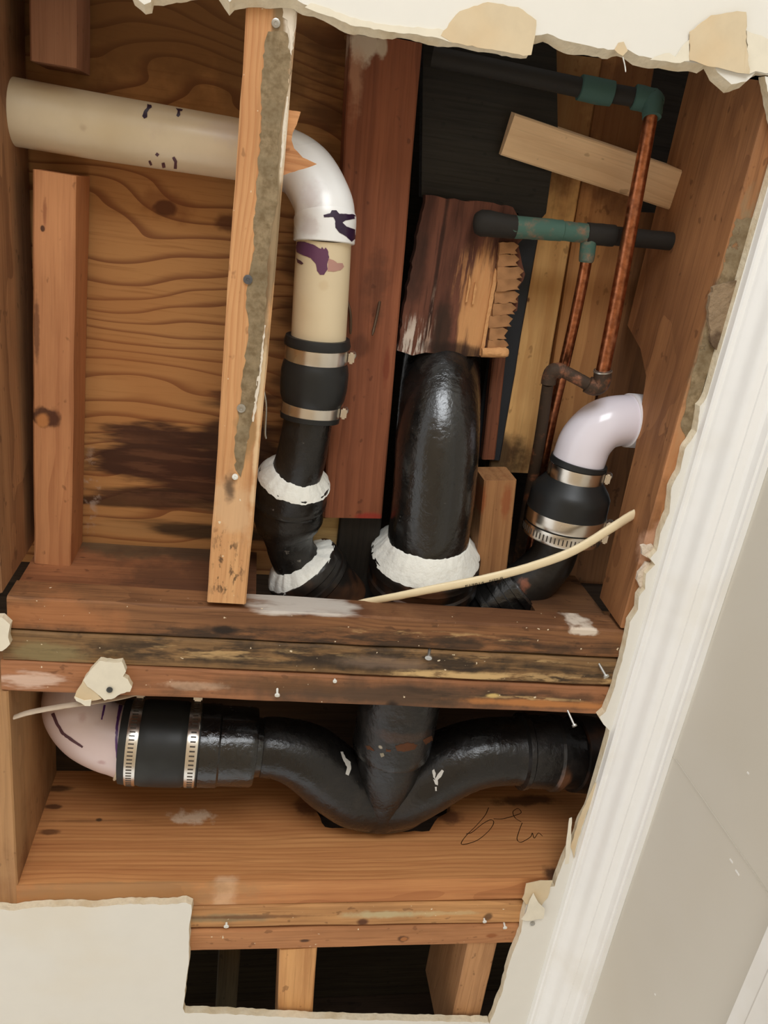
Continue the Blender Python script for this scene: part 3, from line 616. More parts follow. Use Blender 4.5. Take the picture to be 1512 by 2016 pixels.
# cleats against the left joist
for k, (a, b, lab) in enumerate((((100, -120), (104, 126), 'short cleat at the top left, above the cream pipe'), ((107, 340), (103, 1112), 'long orange cleat with a knot, below the cream pipe'))):
    o = board('wood_cleat', a, b, .0365, .06, .083, seed=71 + k, wob=.0008)
    st = [] if k == 0 else [stain(o, 92, 820, 18, 22, C(70, 40, 26), .9, .25, w=.083, namp=.7), stain(o, 85, 828, 14, 13, C(190, 126, 74), .9, .3, w=.083), stain(o, 105, 826, 20, 14, C(84, 46, 28), .6, .4, w=.083, namp=.9), stain(o, 84, 450, 6, 4, C(60, 36, 26), .9, .3, w=.083), stain(o, 88, 420, 30, 4, C(130, 70, 46), .6, .5, w=.083), stain(o, 72, 660, 60, 4, C(90, 54, 36), .7, .5, w=.083, namp=1)]
    wood(o, C(206, 138, 88) if k else C(176, 122, 92), C(172, 104, 62) if k else C(150, 98, 70), 26, 2.5, seed=71 + k, stains=st, fib=.3)
    tag(o, lab, 'cleat', 'cleats against the left joist')

# red-brown board right of the white pipe
A, B = P(770, 58, .106), P(695, 1020, .106); wdt = (P(847, 79, .106) - P(694, 62, .106)).length
o = board('joist_board', (775, -120), (695, 1020), .0655, .036, .106, seed=81)
w_ = .106
st = [stain(o, 715, 88, 30, 34, C(212, 196, 174), .85, .3, w=w_, namp=.7, nsc=(40, 40, 20)), stain(o, 752, 90, 16, 10, C(206, 190, 166), .8, .3, w=w_, namp=.6), stain(o, 700, 150, 60, 14, C(196, 150, 120), .5, .5, w=w_, namp=.9), stain(o, 728, 1018, 8, 30, C(150, 40, 34), .7, .5, w=w_), stain(o, 710, 680, 20, 14, C(70, 38, 24), .5, .5, w=w_), stain(o, 760, 730, 40, 6, C(110, 50, 30), .7, .4, w=w_), stain(o, 745, 560, 60, 26, C(70, 42, 28), .5, .5, w=w_, namp=.8)]
wood(o, C(150, 84, 52), C(112, 58, 34), 22, 2.5, seed=81, stains=st, fib=.35)
tag(o, 'reddish brown board standing behind the white and black left pipe', 'board')
REDB = o
# rotten subfloor edge above the big pipe
RW = .118
RB = [(838, 384), (880, 392), (960, 398), (1010, 408), (1024, 440), (1030, 470), (1020, 480), (1028, 520), (1034, 540), (1030, 552), (1014, 572), (1020, 586), (1018, 612), (1004, 618), (998, 630), (994, 690), (976, 704), (908, 703), (870, 700), (838, 694), (812, 700), (782, 690), (796, 600)]
o = plate('rotten_board', rough(RB, 12, 2.2, 15), RW, RW + .014)
N = NT('rotten_wood')
fb = N.noise(N.co((1, 1, 0), (240, 14, 1)), 1.0, 5, .65); bl = N.noise(N.co((4, 2, 0), (40, 9, 1)), 1.0, 3)
c = N.mix(N.mr(bl, .35, .7), C(112, 70, 54), C(70, 42, 32)); c = N.mix(N.mr(fb, .5, .72, 0, .6), c, C(48, 28, 20))
st = [stain(o, 812, 670, 26, 40, C(214, 200, 186), .85, .4, w=RW, speck=((300, 26, 1), .46, .56)), stain(o, 938, 610, 30, 100, C(206, 152, 100), .9, .3, w=RW, namp=.55, nsc=(120, 12, 1)), stain(o, 940, 560, 40, 60, C(196, 140, 92), .7, .5, w=RW, speck=((260, 18, 1), .5, .56)), stain(o, 862, 520, 4, 190, C(40, 24, 18), .8, .5, w=RW), stain(o, 845, 640, 10, 60, C(190, 160, 140), .6, .5, w=RW, speck=((300, 20, 1), .5, .58)), stain(o, 870, 650, 18, 60, C(44, 34, 26), .8, .5, w=RW), stain(o, 815, 530, 24, 60, C(46, 32, 26), .6, .5, w=RW), stain(o, 905, 690, 80, 14, C(40, 28, 22), .8, .5, w=RW)]
c = add_stains(N, c, st, 9); N.set(Base_Color=c, Roughness=.75, Specular_IOR_Level=.25); N.bump(N.add(fb, bl), .8, .0016); setm(o, N.m)
tag(o, 'rotten dark brown board with torn pale fibres above the big black pipe', 'board')
ROT = o
SPL = plain('splintered_plies', C(172, 126, 86), .85, .15, 60, .5, .8, .002, dirt=(C(96, 70, 48), .45, .62, .85))
r = rnd(77)
for k in range(9):                                      # torn plies at its right edge
    y0 = 478 + k * 24; xr_ = [1018, 1026, 1034, 1030, 1022, 1020, 1012, 1000, 996][k] + r.uniform(-4, 6); xl_ = 985 - k * 3 + r.uniform(-3, 3)
    pts = [(xl_, y0), (xr_ - 10, y0 - 1), (xr_, y0 + 8 + r.uniform(-4, 4)), (xr_ - 8, y0 + 15), (xr_ - 3, y0 + 21), (xl_ - 2, y0 + 24)]
    plate('splinter', rough(pts, 7, 1.6, 90 + k), RW - .002 - r.random() * .004, RW + .001, (SPL,), ROT)
LS = plain('pale_fibres', C(206, 154, 104), .85, .15, 200, .35, .8, .0015)
for k, (a, b, wd_) in enumerate((((993, 478), (985, 530), 7), ((976, 528), (948, 700), 7), ((925, 540), (918, 596), 4), ((936, 556), (931, 600), 5), ((1007, 492), (1002, 512), 4))):
    d = Vector((b[0] - a[0], b[1] - a[1])); nn = Vector((-d.y, d.x)).normalized() * wd_ / 2
    plate('splinter', rough([(a[0], a[1]), (a[0] + nn.x, a[1] + 12), (b[0] + nn.x, b[1]), (b[0] - nn.x, b[1] - 2), (a[0] - nn.x, a[1] + 14)], 9, .8, 60 + k), RW - .003, RW + .001, (LS,), ROT)
sweep('peg', Path([(948, 694, RW - .006), (1000, 694, RW - .006)], 4), [(0, 9), (.9, 10), (1, 7)], (LS,), ROT, 12, .0006)
# dark board above it and the thin strip below it
o = plate('tarred_board', [(836, -140), (1092, -140), (1098, 250), (1075, 420), (1030, 470), (1020, 420), (960, 402), (880, 396), (830, 388)], .1345, .150)
wood(o, C(42, 36, 29), C(26, 22, 18), 30, 4, seed=83, rgh=.6); tag(o, 'blackened board deep behind the upper copper pipe', 'board')
o = board('wood_strip', (985, 690), (962, 905), .015, .014, .140, seed=84); wood(o, C(128, 72, 46), C(84, 46, 28), 30, 3, seed=84); tag(o, 'thin reddish strip between big black pipe and dark gap', 'strip')
o = board('tar_paper', (1052, 330), (958, 905), .034, .003, .1615, seed=85); setm(o, plain('tar_paper', C(38, 41, 46), .6, .4, 50, .3, .2)); tag(o, 'blue-black tar paper strip beside the honey-coloured boards', 'paper')
# honey-coloured boards deep on the right
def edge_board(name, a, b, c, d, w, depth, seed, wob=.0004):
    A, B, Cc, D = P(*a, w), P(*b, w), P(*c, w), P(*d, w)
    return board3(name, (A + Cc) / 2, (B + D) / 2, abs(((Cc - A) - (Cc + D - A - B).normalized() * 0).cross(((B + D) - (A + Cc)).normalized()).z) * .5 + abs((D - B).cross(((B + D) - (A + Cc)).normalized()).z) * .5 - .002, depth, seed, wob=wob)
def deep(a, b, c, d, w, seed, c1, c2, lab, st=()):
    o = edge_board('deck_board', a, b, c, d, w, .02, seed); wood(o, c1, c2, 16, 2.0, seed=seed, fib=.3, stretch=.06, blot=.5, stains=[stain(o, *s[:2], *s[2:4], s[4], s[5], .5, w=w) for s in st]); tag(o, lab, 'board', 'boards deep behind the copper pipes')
deep((1098, 60), (955, 930), (1192, 60), (1052, 930), .165, 86, C(244, 190, 118), C(206, 144, 80), 'honey-coloured board deep behind the left copper riser', ((1110, 220, 150, 120, C(100, 62, 34), .75), (985, 900, 40, 60, C(50, 32, 20), .9), (1037, 560, 4, 3, C(90, 50, 26), .9), (1040, 590, 5, 3, C(90, 50, 26), .9)))  # large upper patch paints shade from the ceiling edge into the colour
deep((1194, 60), (1004, 1240), (1300, 60), (1096, 1240), .1675, 87, C(212, 150, 88), C(166, 106, 58), 'brown board deep behind the right copper riser', ((1230, 220, 160, 160, C(90, 54, 30), .75), (1080, 1080, 160, 90, C(70, 44, 28), .7)))  # upper patch again is painted shade near the ceiling edge
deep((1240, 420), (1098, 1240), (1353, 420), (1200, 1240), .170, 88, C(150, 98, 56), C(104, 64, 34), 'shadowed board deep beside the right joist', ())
# loose block across the copper riser
o = board('wood_block', (1000, 265), (1352, 382), .038, .045, .122, seed=89, wob=.0003, roll=.18)
wood(o, C(242, 200, 156), C(218, 170, 126), 30, 2, seed=89, fib=.25, bump=.2); tag(o, 'pale wood block lying aslant behind the copper riser', 'block')
# short upright block right of the big pipe
o = board('wood_block', (986, 946), (967, 1132), .037, .045, .090, seed=90, wob=.0005)
wood(o, C(176, 122, 74), C(130, 80, 46), 24, 3, seed=90, stains=[stain(o, 950, 985, 30, 7, C(150, 78, 40), .7, .5, w=.085, namp=.8), stain(o, 998, 1000, 40, 8, C(140, 74, 40), .7, .5, w=.085, namp=.8)]); tag(o, 'short upright block between big black pipe and rubber reducer', 'block')
# tan scrap and dark board under the red board
o = plate('plywood_scrap', [(608, 1022), (668, 1018), (664, 1095), (600, 1100)], .128, .144); wood(o, C(196, 158, 100), C(170, 130, 78), 20, 2, seed=91); tag(o, 'tan plywood scrap between left pipe and red board', 'plywood')
o = board('dark_board', (712, 1012), (690, 1190), .048, .02, .120, seed=92); wood(o, C(40, 33, 27), C(26, 21, 17), 40, 3, seed=92, rgh=.5); tag(o, 'black stained board end under the red-brown board', 'board')

# ------------------------------------------------------------------ pipes
PVC = lambda name, col, **k: plain(name, col, .32, .5, 30, .08, .03, .0005, **k)
def clamp(name_parent, path, t, half, rpx, parent, ang, slots=None, lab=None):
    """worm-drive band: band, screw housing, screw, slots"""
    p, T, U, V = path.at(t); r = rpx * mpp(p); k = (path.at(t + .05)[0] - p).length / .05; dt = half / k * mpp(p)
    band = sweep('clamp_band', path, [(t - dt, r - .001), (t - dt, r + .0004), (t - dt * .8, r + .0007), (t + dt * .8, r + .0007), (t + dt, r + .0004), (t + dt, r - .001)], (STEEL,), parent, 64, px=False)
    if lab: band['label'] = lab
    hw = half * mpp(p)
    q, d, T = path.frame(t, ang, r + .004); W = T.cross(d)
    bm = bmesh.new(); obox(bm, Vector(), T, W, d, hw * 1.7, .013, .006); bmesh.ops.bevel(bm, geom=list(bm.edges), offset=.0015, segments=2, affect='EDGES')
    fin(bm, 'screw_housing', (STEEL,), band, Matrix.Translation(q))
    e = Path([q - W * .0075 + d * .001, q - W * .013 + d * .001], 2)
    sweep('screw', e, [(0, .0035), (.3, .0042), (.8, .0042), (1, .0032)], (ZINC,), band, 10, px=False)
    if slots:
        a0, a1, n = slots; bm = bmesh.new()
        for i in range(n):
            a = a0 + (a1 - a0) * i / (n - 1); q, d, T = path.frame(t, a, r + .0007); W = T.cross(d)
            obox(bm, q - p, T, W, d, hw * 1.0, abs(a1 - a0) / n * r * .34, .0005)
        so = fin(bm, 'slot_row', (SLOT,), band, Matrix.Translation(p))
    return band

# --- cream pipe, white elbow, purple primer
w1 = .062
pa = Path([(-60, 204, .101), (30, 221, .102), (200, 251, .104), (360, 277, .105), (470, 295, .105), (530, 306, .103)])
D = root('pvc_drain_pipe', P(470, 295, .083)); tag(D, 'cream PVC pipe with white elbow and purple primer, upper left', 'pipe')
CRM = C(226, 206, 168)
PUR = C(70, 40, 66)
pipe_w = lambda x, y: .048
SP = o = sweep('straight_pipe', pa, [(0, 62), (1, 62.5), (2, 60.5), (3, 58), (4, 56), (5, 55)], (), D)
def st_(o, L): return [stain(o, x, y, rx, ry, c, op, so, w=w, namp=na, nsc=(60, 60, 60), rz=.03) for (x, y, rx, ry, c, op, so, w, na) in L]
setm(o, plain('aged_pvc', C(220, 204, 174), .42, .45, 40, .12, .05, .0006, dirt=(C(196, 172, 130), .45, .75, .5), stains=st_(o, [
    (300, 245, 26, 22, C(198, 178, 160), .5, .6, .05, .7), (440, 250, 40, 26, C(206, 192, 178), .6, .6, .06, .6), (150, 248, 8, 8, C(180, 156, 128), .6, .5, .05, .5)])))
pe = Path([(490, 299, .104), (548, 308, .102), (601, 338, .092), (633, 392, .076), (640, 430, .067), (638, 478, .064)])
EW = C(238, 238, 236)
def elbow_mat(name, o, L): return plain(name, EW, .3, .5, 25, .04, .03, .0005, dirt=(C(222, 216, 212), .5, .75, .5), stains=st_(o, L))
EB = o = sweep('elbow', pe, [(0, 56), (1, 57), (2, 57.5), (3, 58), (4, 59.5)], (), D, 48)
setm(o, elbow_mat('white_elbow_pvc', o, [(612, 385, 20, 26, C(202, 190, 188), .5, .6, .03, .7)]))
HB = o = sweep('elbow_hub', pe, [(3.9, 58), (3.92, 60.5), (4.0, 61.5), (4.96, 60.5), (5, 59), (5, 54)], (), D, 48)
PD = C(44, 24, 52)
setm(o, elbow_mat('white_hub_pvc', o, [(610, 445, 16, 18, C(206, 194, 190), .6, .5, .03, .7)]))
pv = Path([(638, 470, .064), (633, 560, .066), (627, 668, .068), (624, 700, .068)])
RP = o = sweep('riser_pipe', pv, [(0, 54), (1, 54.5), (2, 54), (3, 54)], (), D, 48)
setm(o, plain('cream_riser_pvc', C(220, 202, 168), .42, .45, 40, .08, .05, .0006, dirt=(C(206, 178, 132), .5, .75, .4), stains=st_(o, [
    (640, 565, 10, 10, C(206, 182, 144), .5, .4, .03, .3)])))
# --- rubber coupling between the cream riser and the iron pipe
pc = Path([(627, 650, .068), (623, 700, .068), (618, 755, .068), (612, 805, .068), (607, 850, .066)])
K = root('rubber_coupling', P(618, 755, .068)); tag(K, 'black rubber coupling with two steel bands on the left vertical pipe', 'coupling')
sl = sweep('rubber_sleeve', pc, [(.26, 55), (.26, 63), (.5, 66), (.62, 65), (.66, 60), (1.15, 60), (1.3, 64), (1.55, 66.5), (2.1, 66), (2.5, 63), (2.75, 58), (3.2, 56), (3.22, 59), (3.45, 58), (3.5, 50)], (RUBBER,), K, 56)
clamp('', pc, .92, 13.5, 60.5, K, pc.ringang(.92, 668, 700), None)
clamp('', pc, 2.98, 13, 57, K, pc.ringang(2.98, 662, 805), (pc.ringang(2.98, 628, 812), pc.ringang(2.98, 648, 812), 9))
# --- left iron pipe, its hub, the bend
pi_ = Path([(611, 800, .066), (603, 850, .067), (592, 905, .074), (578, 948, .084), (569, 1003, .094), (568, 1055, .096), (580, 1096, .098), (613, 1138, .100), (660, 1190, .108)])
I1 = root('cast_iron_pipe', P(577, 1010, .066)); tag(I1, 'black iron pipe with two white-sealed joints, left of the middle', 'pipe')
sweep('spigot', pi_, [(0, 47), (1, 48), (2, 49), (3.2, 50)], (IRON,), I1, 48)
sweep('hub', pi_, [(2.85, 60), (2.85, 70), (2.95, 71), (3.5, 70), (3.55, 72), (3.65, 72), (3.72, 69.5), (4.35, 68), (4.7, 60), (4.95, 50), (5.3, 46), (5.8, 46), (6.15, 48), (6.6, 52)], (IRON,), I1, 56, .0005)
s = sweep('joint_seal', pi_, [(2.42, 49), (2.45, 51), (2.58, 58), (2.72, 65), (2.84, 70), (2.93, 73), (2.97, 66)], (SEAL,), I1, 110, .0006, 3, 60, jt=.0022); s['label'] = 'white sealing compound'
sweep('bend_hub', pi_, [(6.42, 66), (6.42, 77), (6.5, 79), (6.72, 79), (6.76, 76), (6.9, 76), (6.92, 80), (7.05, 80), (7.1, 76), (7.6, 72), (8, 70)], (IRONRUST,), I1, 56, .0005)
s = sweep('joint_seal', pi_, [(6.08, 48), (6.1, 51), (6.2, 60), (6.3, 68), (6.4, 75), (6.46, 78), (6.5, 70)], (SEAL,), I1, 110, .0006, 8, 60, jt=.0022); s['label'] = 'white sealing compound'
# --- big pipe in the middle
pb = Path([(872, 540, .300), (872, 610, .235), (870, 690, .178), (866, 775, .128), (861, 870, .098), (854, 970, .092), (843, 1058, .094), (835, 1110, .102), (826, 1170, .108), (812, 1250, .105), (802, 1300, .093), (797, 1325, .093)])
I2 = root('closet_bend_pipe', P(843, 1060, .091)); tag(I2, 'big glossy black iron pipe in the middle, white sealed at its hub', 'pipe')
sweep('pipe_body', pb, [(0, 66), (1, 70), (2, 74), (3, 80), (4, 83), (5, 82), (6, 80), (7, 79)], (IRONGLOSS,), I2, 64, .0003)
o = sweep('hub', pb, [(6.5, 90), (6.5, 105), (6.62, 109), (7.0, 109), (7.08, 104), (7.3, 104), (7.36, 108), (7.62, 108), (7.7, 101), (8.1, 98), (9, 90), (10, 86), (11, 84)], (IRONRUST,), I2, 64, .0006)
s = sweep('joint_seal', pb, [(6.0, 79.5), (6.03, 82), (6.2, 91), (6.38, 100), (6.5, 106), (6.58, 108), (6.62, 100)], (SEAL,), I2, 130, .0007, 5, 60, jt=.0022); s['label'] = 'white sealing compound'
# --- double fitting in the lower bay
CW = .088
X_ = root('cast_iron_fitting', P(745, 1560, CW)); tag(X_, 'black iron double fitting with two curved arms in the lower bay', 'fitting')
pL = Path([(392, 1466, CW), (455, 1468, CW), (512, 1471, CW), (556, 1474, CW), (606, 1492, CW), (654, 1530, CW), (698, 1564, CW), (738, 1580, CW)])
pR = Path([(1240, 1486, CW + .01), (1180, 1486, CW + .005), (1100, 1482, CW), (1018, 1478, CW), (950, 1482, CW), (892, 1500, CW), (836, 1534, CW), (790, 1564, CW), (750, 1580, CW)])
fitst = lambda o, L: plain('fitting_iron_' + o.name, C(25, 23, 22), .32, .55, 120, .5, .8, .0011, dirt=(C(48, 42, 37), .52, .74, .5), speck=(C(84, 80, 76), 120, .68, .75), stains=st_(o, L))
LA = o = sweep('left_arm', pL, [(2.02, 54), (2.06, 57), (2.14, 58), (3, 60), (4, 66), (5, 68), (6, 64), (7, 56)], (), X_, 56, .0003)
RA = sweep('right_arm', pR, [(1.7, 62), (1.72, 67), (2.05, 68), (2.07, 73), (2.2, 74), (2.25, 70), (2.8, 70), (2.84, 74), (2.95, 74), (3.0, 66), (3.1, 65), (4, 66), (5, 68), (6, 68), (7, 64), (8, 56)], (), X_, 56, .0003)
setm(LA, fitst(LA, [])); setm(RA, fitst(RA, [(1108, 1530, 12, 30, C(120, 80, 54), .8, .4, .05, .3)]))
pC = Path([(803, 1300, .088), (783, 1405, .086), (770, 1470, .086), (757, 1540, .086), (747, 1588, .086), (742, 1618, .086)])
CB = o = sweep('centre_barrel', pC, [(0, 80), (1.9, 78), (2.0, 76), (2.05, 68), (2.6, 66), (3.3, 58), (4, 54), (4.6, 46), (4.9, 34), (5.05, 16)], (), X_, 56, .0003)
setm(o, fitst(o, [(790, 1462, 60, 12, C(74, 50, 36), .5, .5, .03, .5), (752, 1486, 4, 4, C(170, 160, 140), .9, .3, .03, .2), (745, 1415, 70, 30, C(46, 37, 31), .5, .5, .03, .6)]))
pK = Path([(652, 1545, CW), (696, 1578, CW), (744, 1592, CW), (794, 1582, CW), (842, 1550, CW)])
sweep('heel', pK, [(0, 44), (1, 49), (2, 46), (3, 49), (4, 44)], (IRON,), X_, 40, .0003)
sweep('inlet_hub', pL, [(-.0, 76), (.05, 80), (.6, 80), (.66, 77), (1.72, 76), (1.8, 74), (1.84, 58), (2.06, 56)], (IRONGLOSS,), X_, 56, .0004)
sweep('outlet_hub', pR, [(0, 68), (.6, 70), (1.2, 72), (1.3, 74), (1.7, 73), (1.72, 60)], (IRONRUST,), X_, 48, .0004)
# --- lower left rubber coupling and elbow
CW2 = .088
pq = Path([(225, 1459, CW2), (262, 1460, CW2), (325, 1463, CW2), (385, 1465, CW2), (420, 1467, CW2)])
K2 = root('rubber_coupling', P(325, 1463, CW2)); tag(K2, 'wide black rubber coupling with two steel bands in the lower bay', 'coupling')
sweep('rubber_sleeve', pq, [(.5, 66), (.5, 80), (.85, 81), (1.3, 81), (1.4, 83), (2, 83), (2.6, 82), (2.7, 79), (3.2, 79), (3.28, 74)], (plain('worn_rubber', C(38, 39, 38), .5, .4, 40, .3, .12, .0006, dirt=(C(70, 72, 69), .52, .72, .6)),), K2, 64)
aa = pq.ringang(1.1, 264, 1470); 
clamp('', pq, 1.07, 10.5, 82, K2, pq.ringang(1.07, 270, 1384), (pq.ringang(1.07, 262, 1420), pq.ringang(1.07, 262, 1500), 36))
clamp('', pq, 2.92, 10, 80.5, K2, pq.ringang(2.92, 382, 1300), (pq.ringang(2.92, 382, 1420), pq.ringang(2.92, 382, 1490), 30))
pg = Path([(250, 1460, CW2), (215, 1452, CW2), (176, 1432, CW2 + .002), (150, 1398, CW2 + .010), (150, 1360, CW2 + .035), (160, 1335, CW2 + .07)])
E2 = root('pvc_elbow', P(176, 1432, CW2)); tag(E2, 'pinkish white PVC elbow with purple primer line, lower left', 'elbow')
E2B = o = sweep('elbow', pg, [(.15, 70), (.6, 67), (1, 66), (2, 64), (3, 62), (4, 60), (5, 58)], (), E2, 48)
setm(o, plain('pink_white_pvc', C(226, 206, 204), .34, .5, 25, .06, .03, .0005, dirt=(C(206, 180, 180), .5, .75, .5), stains=st_(o, [
    (240, 1500, 5, 30, C(226, 208, 170), .8, .3, .05, .4), (200, 1500, 10, 6, C(190, 150, 150), .7, .5, .05, .6), (157, 1430, 8, 8, C(196, 160, 156), .6, .4, .05, .5)])))
sweep('elbow_rim', pg, [(-.02, 66), (-.02, 74.5), (.12, 75.5), (.2, 74), (.2, 68)], (plain('cream_rim_pvc', C(230, 214, 186), .4, .45, 60, .15, .1),), E2, 48)
# --- right white elbow, rubber reducer and iron branch
RWW = .094
ph = Path([(1128, 935, RWW), (1139, 906, RWW), (1154, 868, RWW), (1184, 838, RWW), (1222, 828, RWW + .002), (1262, 830, RWW + .004), (1310, 836, RWW + .006)])
E3 = root('pvc_elbow', P(1184, 838, RWW)); tag(E3, 'glossy white PVC elbow turning into the right joist', 'elbow')
sweep('elbow', ph, [(0, 51), (1, 51.5), (2, 52), (3, 51), (4, 50), (5, 49)], (plain('lavender_white_pvc', C(228, 222, 230), .2, .55, 20, .04, .02, .0004, dirt=(C(216, 206, 216), .5, .8, .5)),), E3, 48)
sweep('elbow_rim', ph, [(4.3, 48), (4.32, 53), (4.9, 53), (4.95, 48)], (PVC('rim_pvc', C(232, 228, 230)),), E3, 48)
sweep('pipe_end', ph, [(4.6, 46), (6, 46)], (PVC('end_pvc', C(228, 222, 220)),), E3, 32)
pm = Path([(1146, 890, RWW), (1137, 918, RWW), (1126, 962, RWW), (1114, 1010, RWW), (1105, 1048, RWW), (1096, 1085, RWW)])
K3 = root('rubber_reducer', P(1118, 990, RWW)); tag(K3, 'black rubber reducer with steel bands below the right white elbow', 'coupling')
sweep('rubber_sleeve', pm, [(.6, 50), (.6, 56), (.9, 57), (.95, 54), (1.5, 54), (1.6, 58), (1.95, 72), (2.15, 77), (3.0, 78), (3.05, 76), (3.95, 74), (4.15, 68), (4.2, 56)], (RUBBER,), K3, 64)
clamp('', pm, 1.24, 12.5, 54.5, K3, pm.ringang(1.24, 1188, 932))
b_ = clamp('', pm, 3.12, 12, 78, K3, pm.ringang(3.12, 1300, 1010))
clamp('', pm, 3.78, 12, 76.5, K3, pm.ringang(3.78, 1300, 1010), (pm.ringang(3.78, 1055, 1060), pm.ringang(3.78, 1128, 1075), 26))
pn = Path([(1104, 1040, RWW), (1094, 1080, RWW), (1080, 1108, RWW + .002), (1056, 1134, RWW + .004), (1018, 1162, RWW + .006), (968, 1196, RWW + .008), (930, 1222, RWW + .008)])
I3 = root('cast_iron_branch', P(1050, 1140, RWW)); tag(I3, 'black iron branch pipe with ringed hub under the white cable', 'pipe')
o = sweep('pipe_body', pn, [(0, 44), (1, 44), (2, 46), (3, 48), (4, 48), (4.4, 48)], (), I3, 48, .0003)
setm(o, plain('branch_iron', C(34, 31, 28), .4, .5, 70, .5, .5, .0011, dirt=(C(60, 48, 38), .5, .72, .5), stains=st_(o, [(1093, 1073, 34, 7, C(176, 124, 84), .9, .25, .06, .5), (1032, 1145, 18, 12, C(146, 98, 70), .9, .3, .05, .6), (1042, 1170, 14, 20, C(140, 84, 60), .9, .3, .05, .6)])))
sweep('hub', pn, [(3.72, 46), (3.72, 62), (3.8, 65), (4.02, 65), (4.05, 60), (4.3, 60), (4.33, 65), (4.6, 65), (4.63, 60), (4.9, 60), (4.93, 63), (5.2, 63), (5.23, 57), (6, 54)], (IRONGLOSS,), I3, 56, .0003)

# ------------------------------------------------------------------ primer, spatter and residue films
INKP = plain('dark_purple_primer', C(46, 26, 54), .35, .5, 40, .2, .05); PUM = plain('purple_primer', C(104, 64, 92), .4, .45, 40, .3, .05, dirt=(C(74, 42, 76), .45, .65, .8)); PUL = plain('thin_primer', C(186, 142, 130), .45, .4, 40, .2, .05)
PUV = plain('violet_primer', C(92, 52, 112), .4, .45, 40, .2, .05); PUB = plain('brown_purple_primer', C(90, 58, 66), .45, .4, 40, .3, .05)
def D_(n, o, pts, m, **k): return decal(n, o, pts, m, **dict(dict(step=4, amp=.5), **k))
def line(pts, w): # ribbon outline around a polyline
    l, r_ = [], []
    for i, p in enumerate(pts):
        a = pts[max(i - 1, 0)]; b = pts[min(i + 1, len(pts) - 1)]; d = Vector((b[0] - a[0], b[1] - a[1])).normalized(); ww = w[i] if isinstance(w, (list, tuple)) else w
        l.append((p[0] - d.y * ww / 2, p[1] + d.x * ww / 2)); r_.append((p[0] + d.y * ww / 2, p[1] - d.x * ww / 2))
    return l + r_[::-1]
D_('primer_splash', [HB, EB], [(637, 423), (650, 420), (653, 414), (662, 414), (668, 421), (700, 422), (700, 426), (660, 427), (638, 428)], INKP)
D_('primer_splash', HB, [(655, 424), (697, 424), (698, 431), (680, 434), (674, 438), (682, 446), (699, 452), (699, 470), (692, 476), (682, 466), (668, 458), (660, 448), (660, 436)], INKP)
D_('primer_splash', RP, [(583, 475), (600, 476), (620, 483), (632, 490), (634, 486), (638, 491), (641, 487), (645, 492), (648, 506), (644, 520), (645, 530), (638, 541), (630, 541), (624, 533), (622, 520), (612, 508), (596, 502), (584, 496)], PUM)
D_('primer_splash', RP, [(646, 508), (656, 512), (664, 518), (674, 518), (677, 525), (670, 532), (656, 535), (645, 534)], PUL)
D_('primer_splash', RP, [(584, 508), (592, 513), (598, 519), (594, 521), (586, 517)], PUB)
D_('primer_drip', SP, [(290, 205), (298, 207), (299, 212), (294, 215), (290, 222), (290, 231), (284, 234), (280, 229), (283, 220), (289, 213)], INKP)
D_('primer_drip', SP, [(346, 213), (360, 216), (358, 219), (354, 219), (355, 227), (351, 231), (347, 228), (350, 219)], INKP)
D_('primer_drip', SP, line([(341, 309), (346, 318), (345, 332)], [5, 6, 6]), PUB); D_('primer_drip', SP, line([(321, 320), (323, 330)], 6), PUB); D_('primer_drip', SP, line([(294, 316), (298, 325)], 4), PUB); D_('primer_drip', SP, line([(307, 302), (312, 306)], 6), PUB)
D_('primer_line', E2B, line([(104, 1404), (112, 1424), (124, 1444), (142, 1457), (163, 1471)], [7, 6, 6, 6, 4]), PUB)
D_('primer_line', E2B, line([(206, 1388), (203, 1402), (200, 1417)], [4, 4, 3]), PUV)
D_('primer_line', E2B, line([(238, 1388), (234, 1405), (230, 1430), (229, 1460), (231, 1490), (235, 1516), (238, 1532)], [8, 6, 5, 4.5, 5, 6, 8]), PUV)
SPAT = plain('pale_spatter', C(204, 200, 192), .6, .3, 120, .2, .3)
D_('spatter', LA, [(670, 1480), (675, 1480), (680, 1492), (690, 1500), (691, 1514), (686, 1527), (680, 1524), (683, 1510), (676, 1498)], SPAT)
for pts in ([(851, 1517), (855, 1514), (858, 1522), (856, 1534), (853, 1530)], [(862, 1524), (870, 1515), (874, 1518), (868, 1530), (860, 1538), (856, 1534)], [(853, 1534), (862, 1536), (862, 1546), (857, 1544)], [(856, 1549), (860, 1549), (860, 1557), (857, 1557)]): D_('spatter', RA, pts, SPAT)
D_('spatter', CB, [(748, 1483), (755, 1482), (757, 1488), (751, 1491)], plain('clay_dab', C(150, 140, 120), .7, .3))
RST = plain('rust', C(92, 58, 38), .8, .2, 120, .5, .5)
for pts in ([(716, 1466), (730, 1470), (738, 1478), (724, 1476)], [(778, 1468), (800, 1462), (822, 1466), (816, 1476), (795, 1480), (782, 1478)], [(832, 1456), (850, 1448), (852, 1458), (838, 1466)], [(760, 1474), (770, 1476), (768, 1481), (760, 1480)]): D_('rust_patch', CB, pts, RST, amp=1.5)
NR = NT('grey_glue_residue'); n1 = NR.noise(NR.co(), 30, 5, .65); n2 = NR.noise(NR.co((2, 1, 3)), 110, 4, .65)
NR.set(Base_Color=NR.mix(NR.mr(n2, .35, .7), NR.mix(NR.mr(n1, .4, .65), C(136, 120, 94), C(158, 138, 108)), C(116, 98, 72)), Roughness=.85, Specular_IOR_Level=.15, Alpha=NR.mr(NR.add(n1, NR.mul(n2, .5)), .50, .60)); NR.bump(NR.add(n1, n2), .5, .001); RES = NR.m
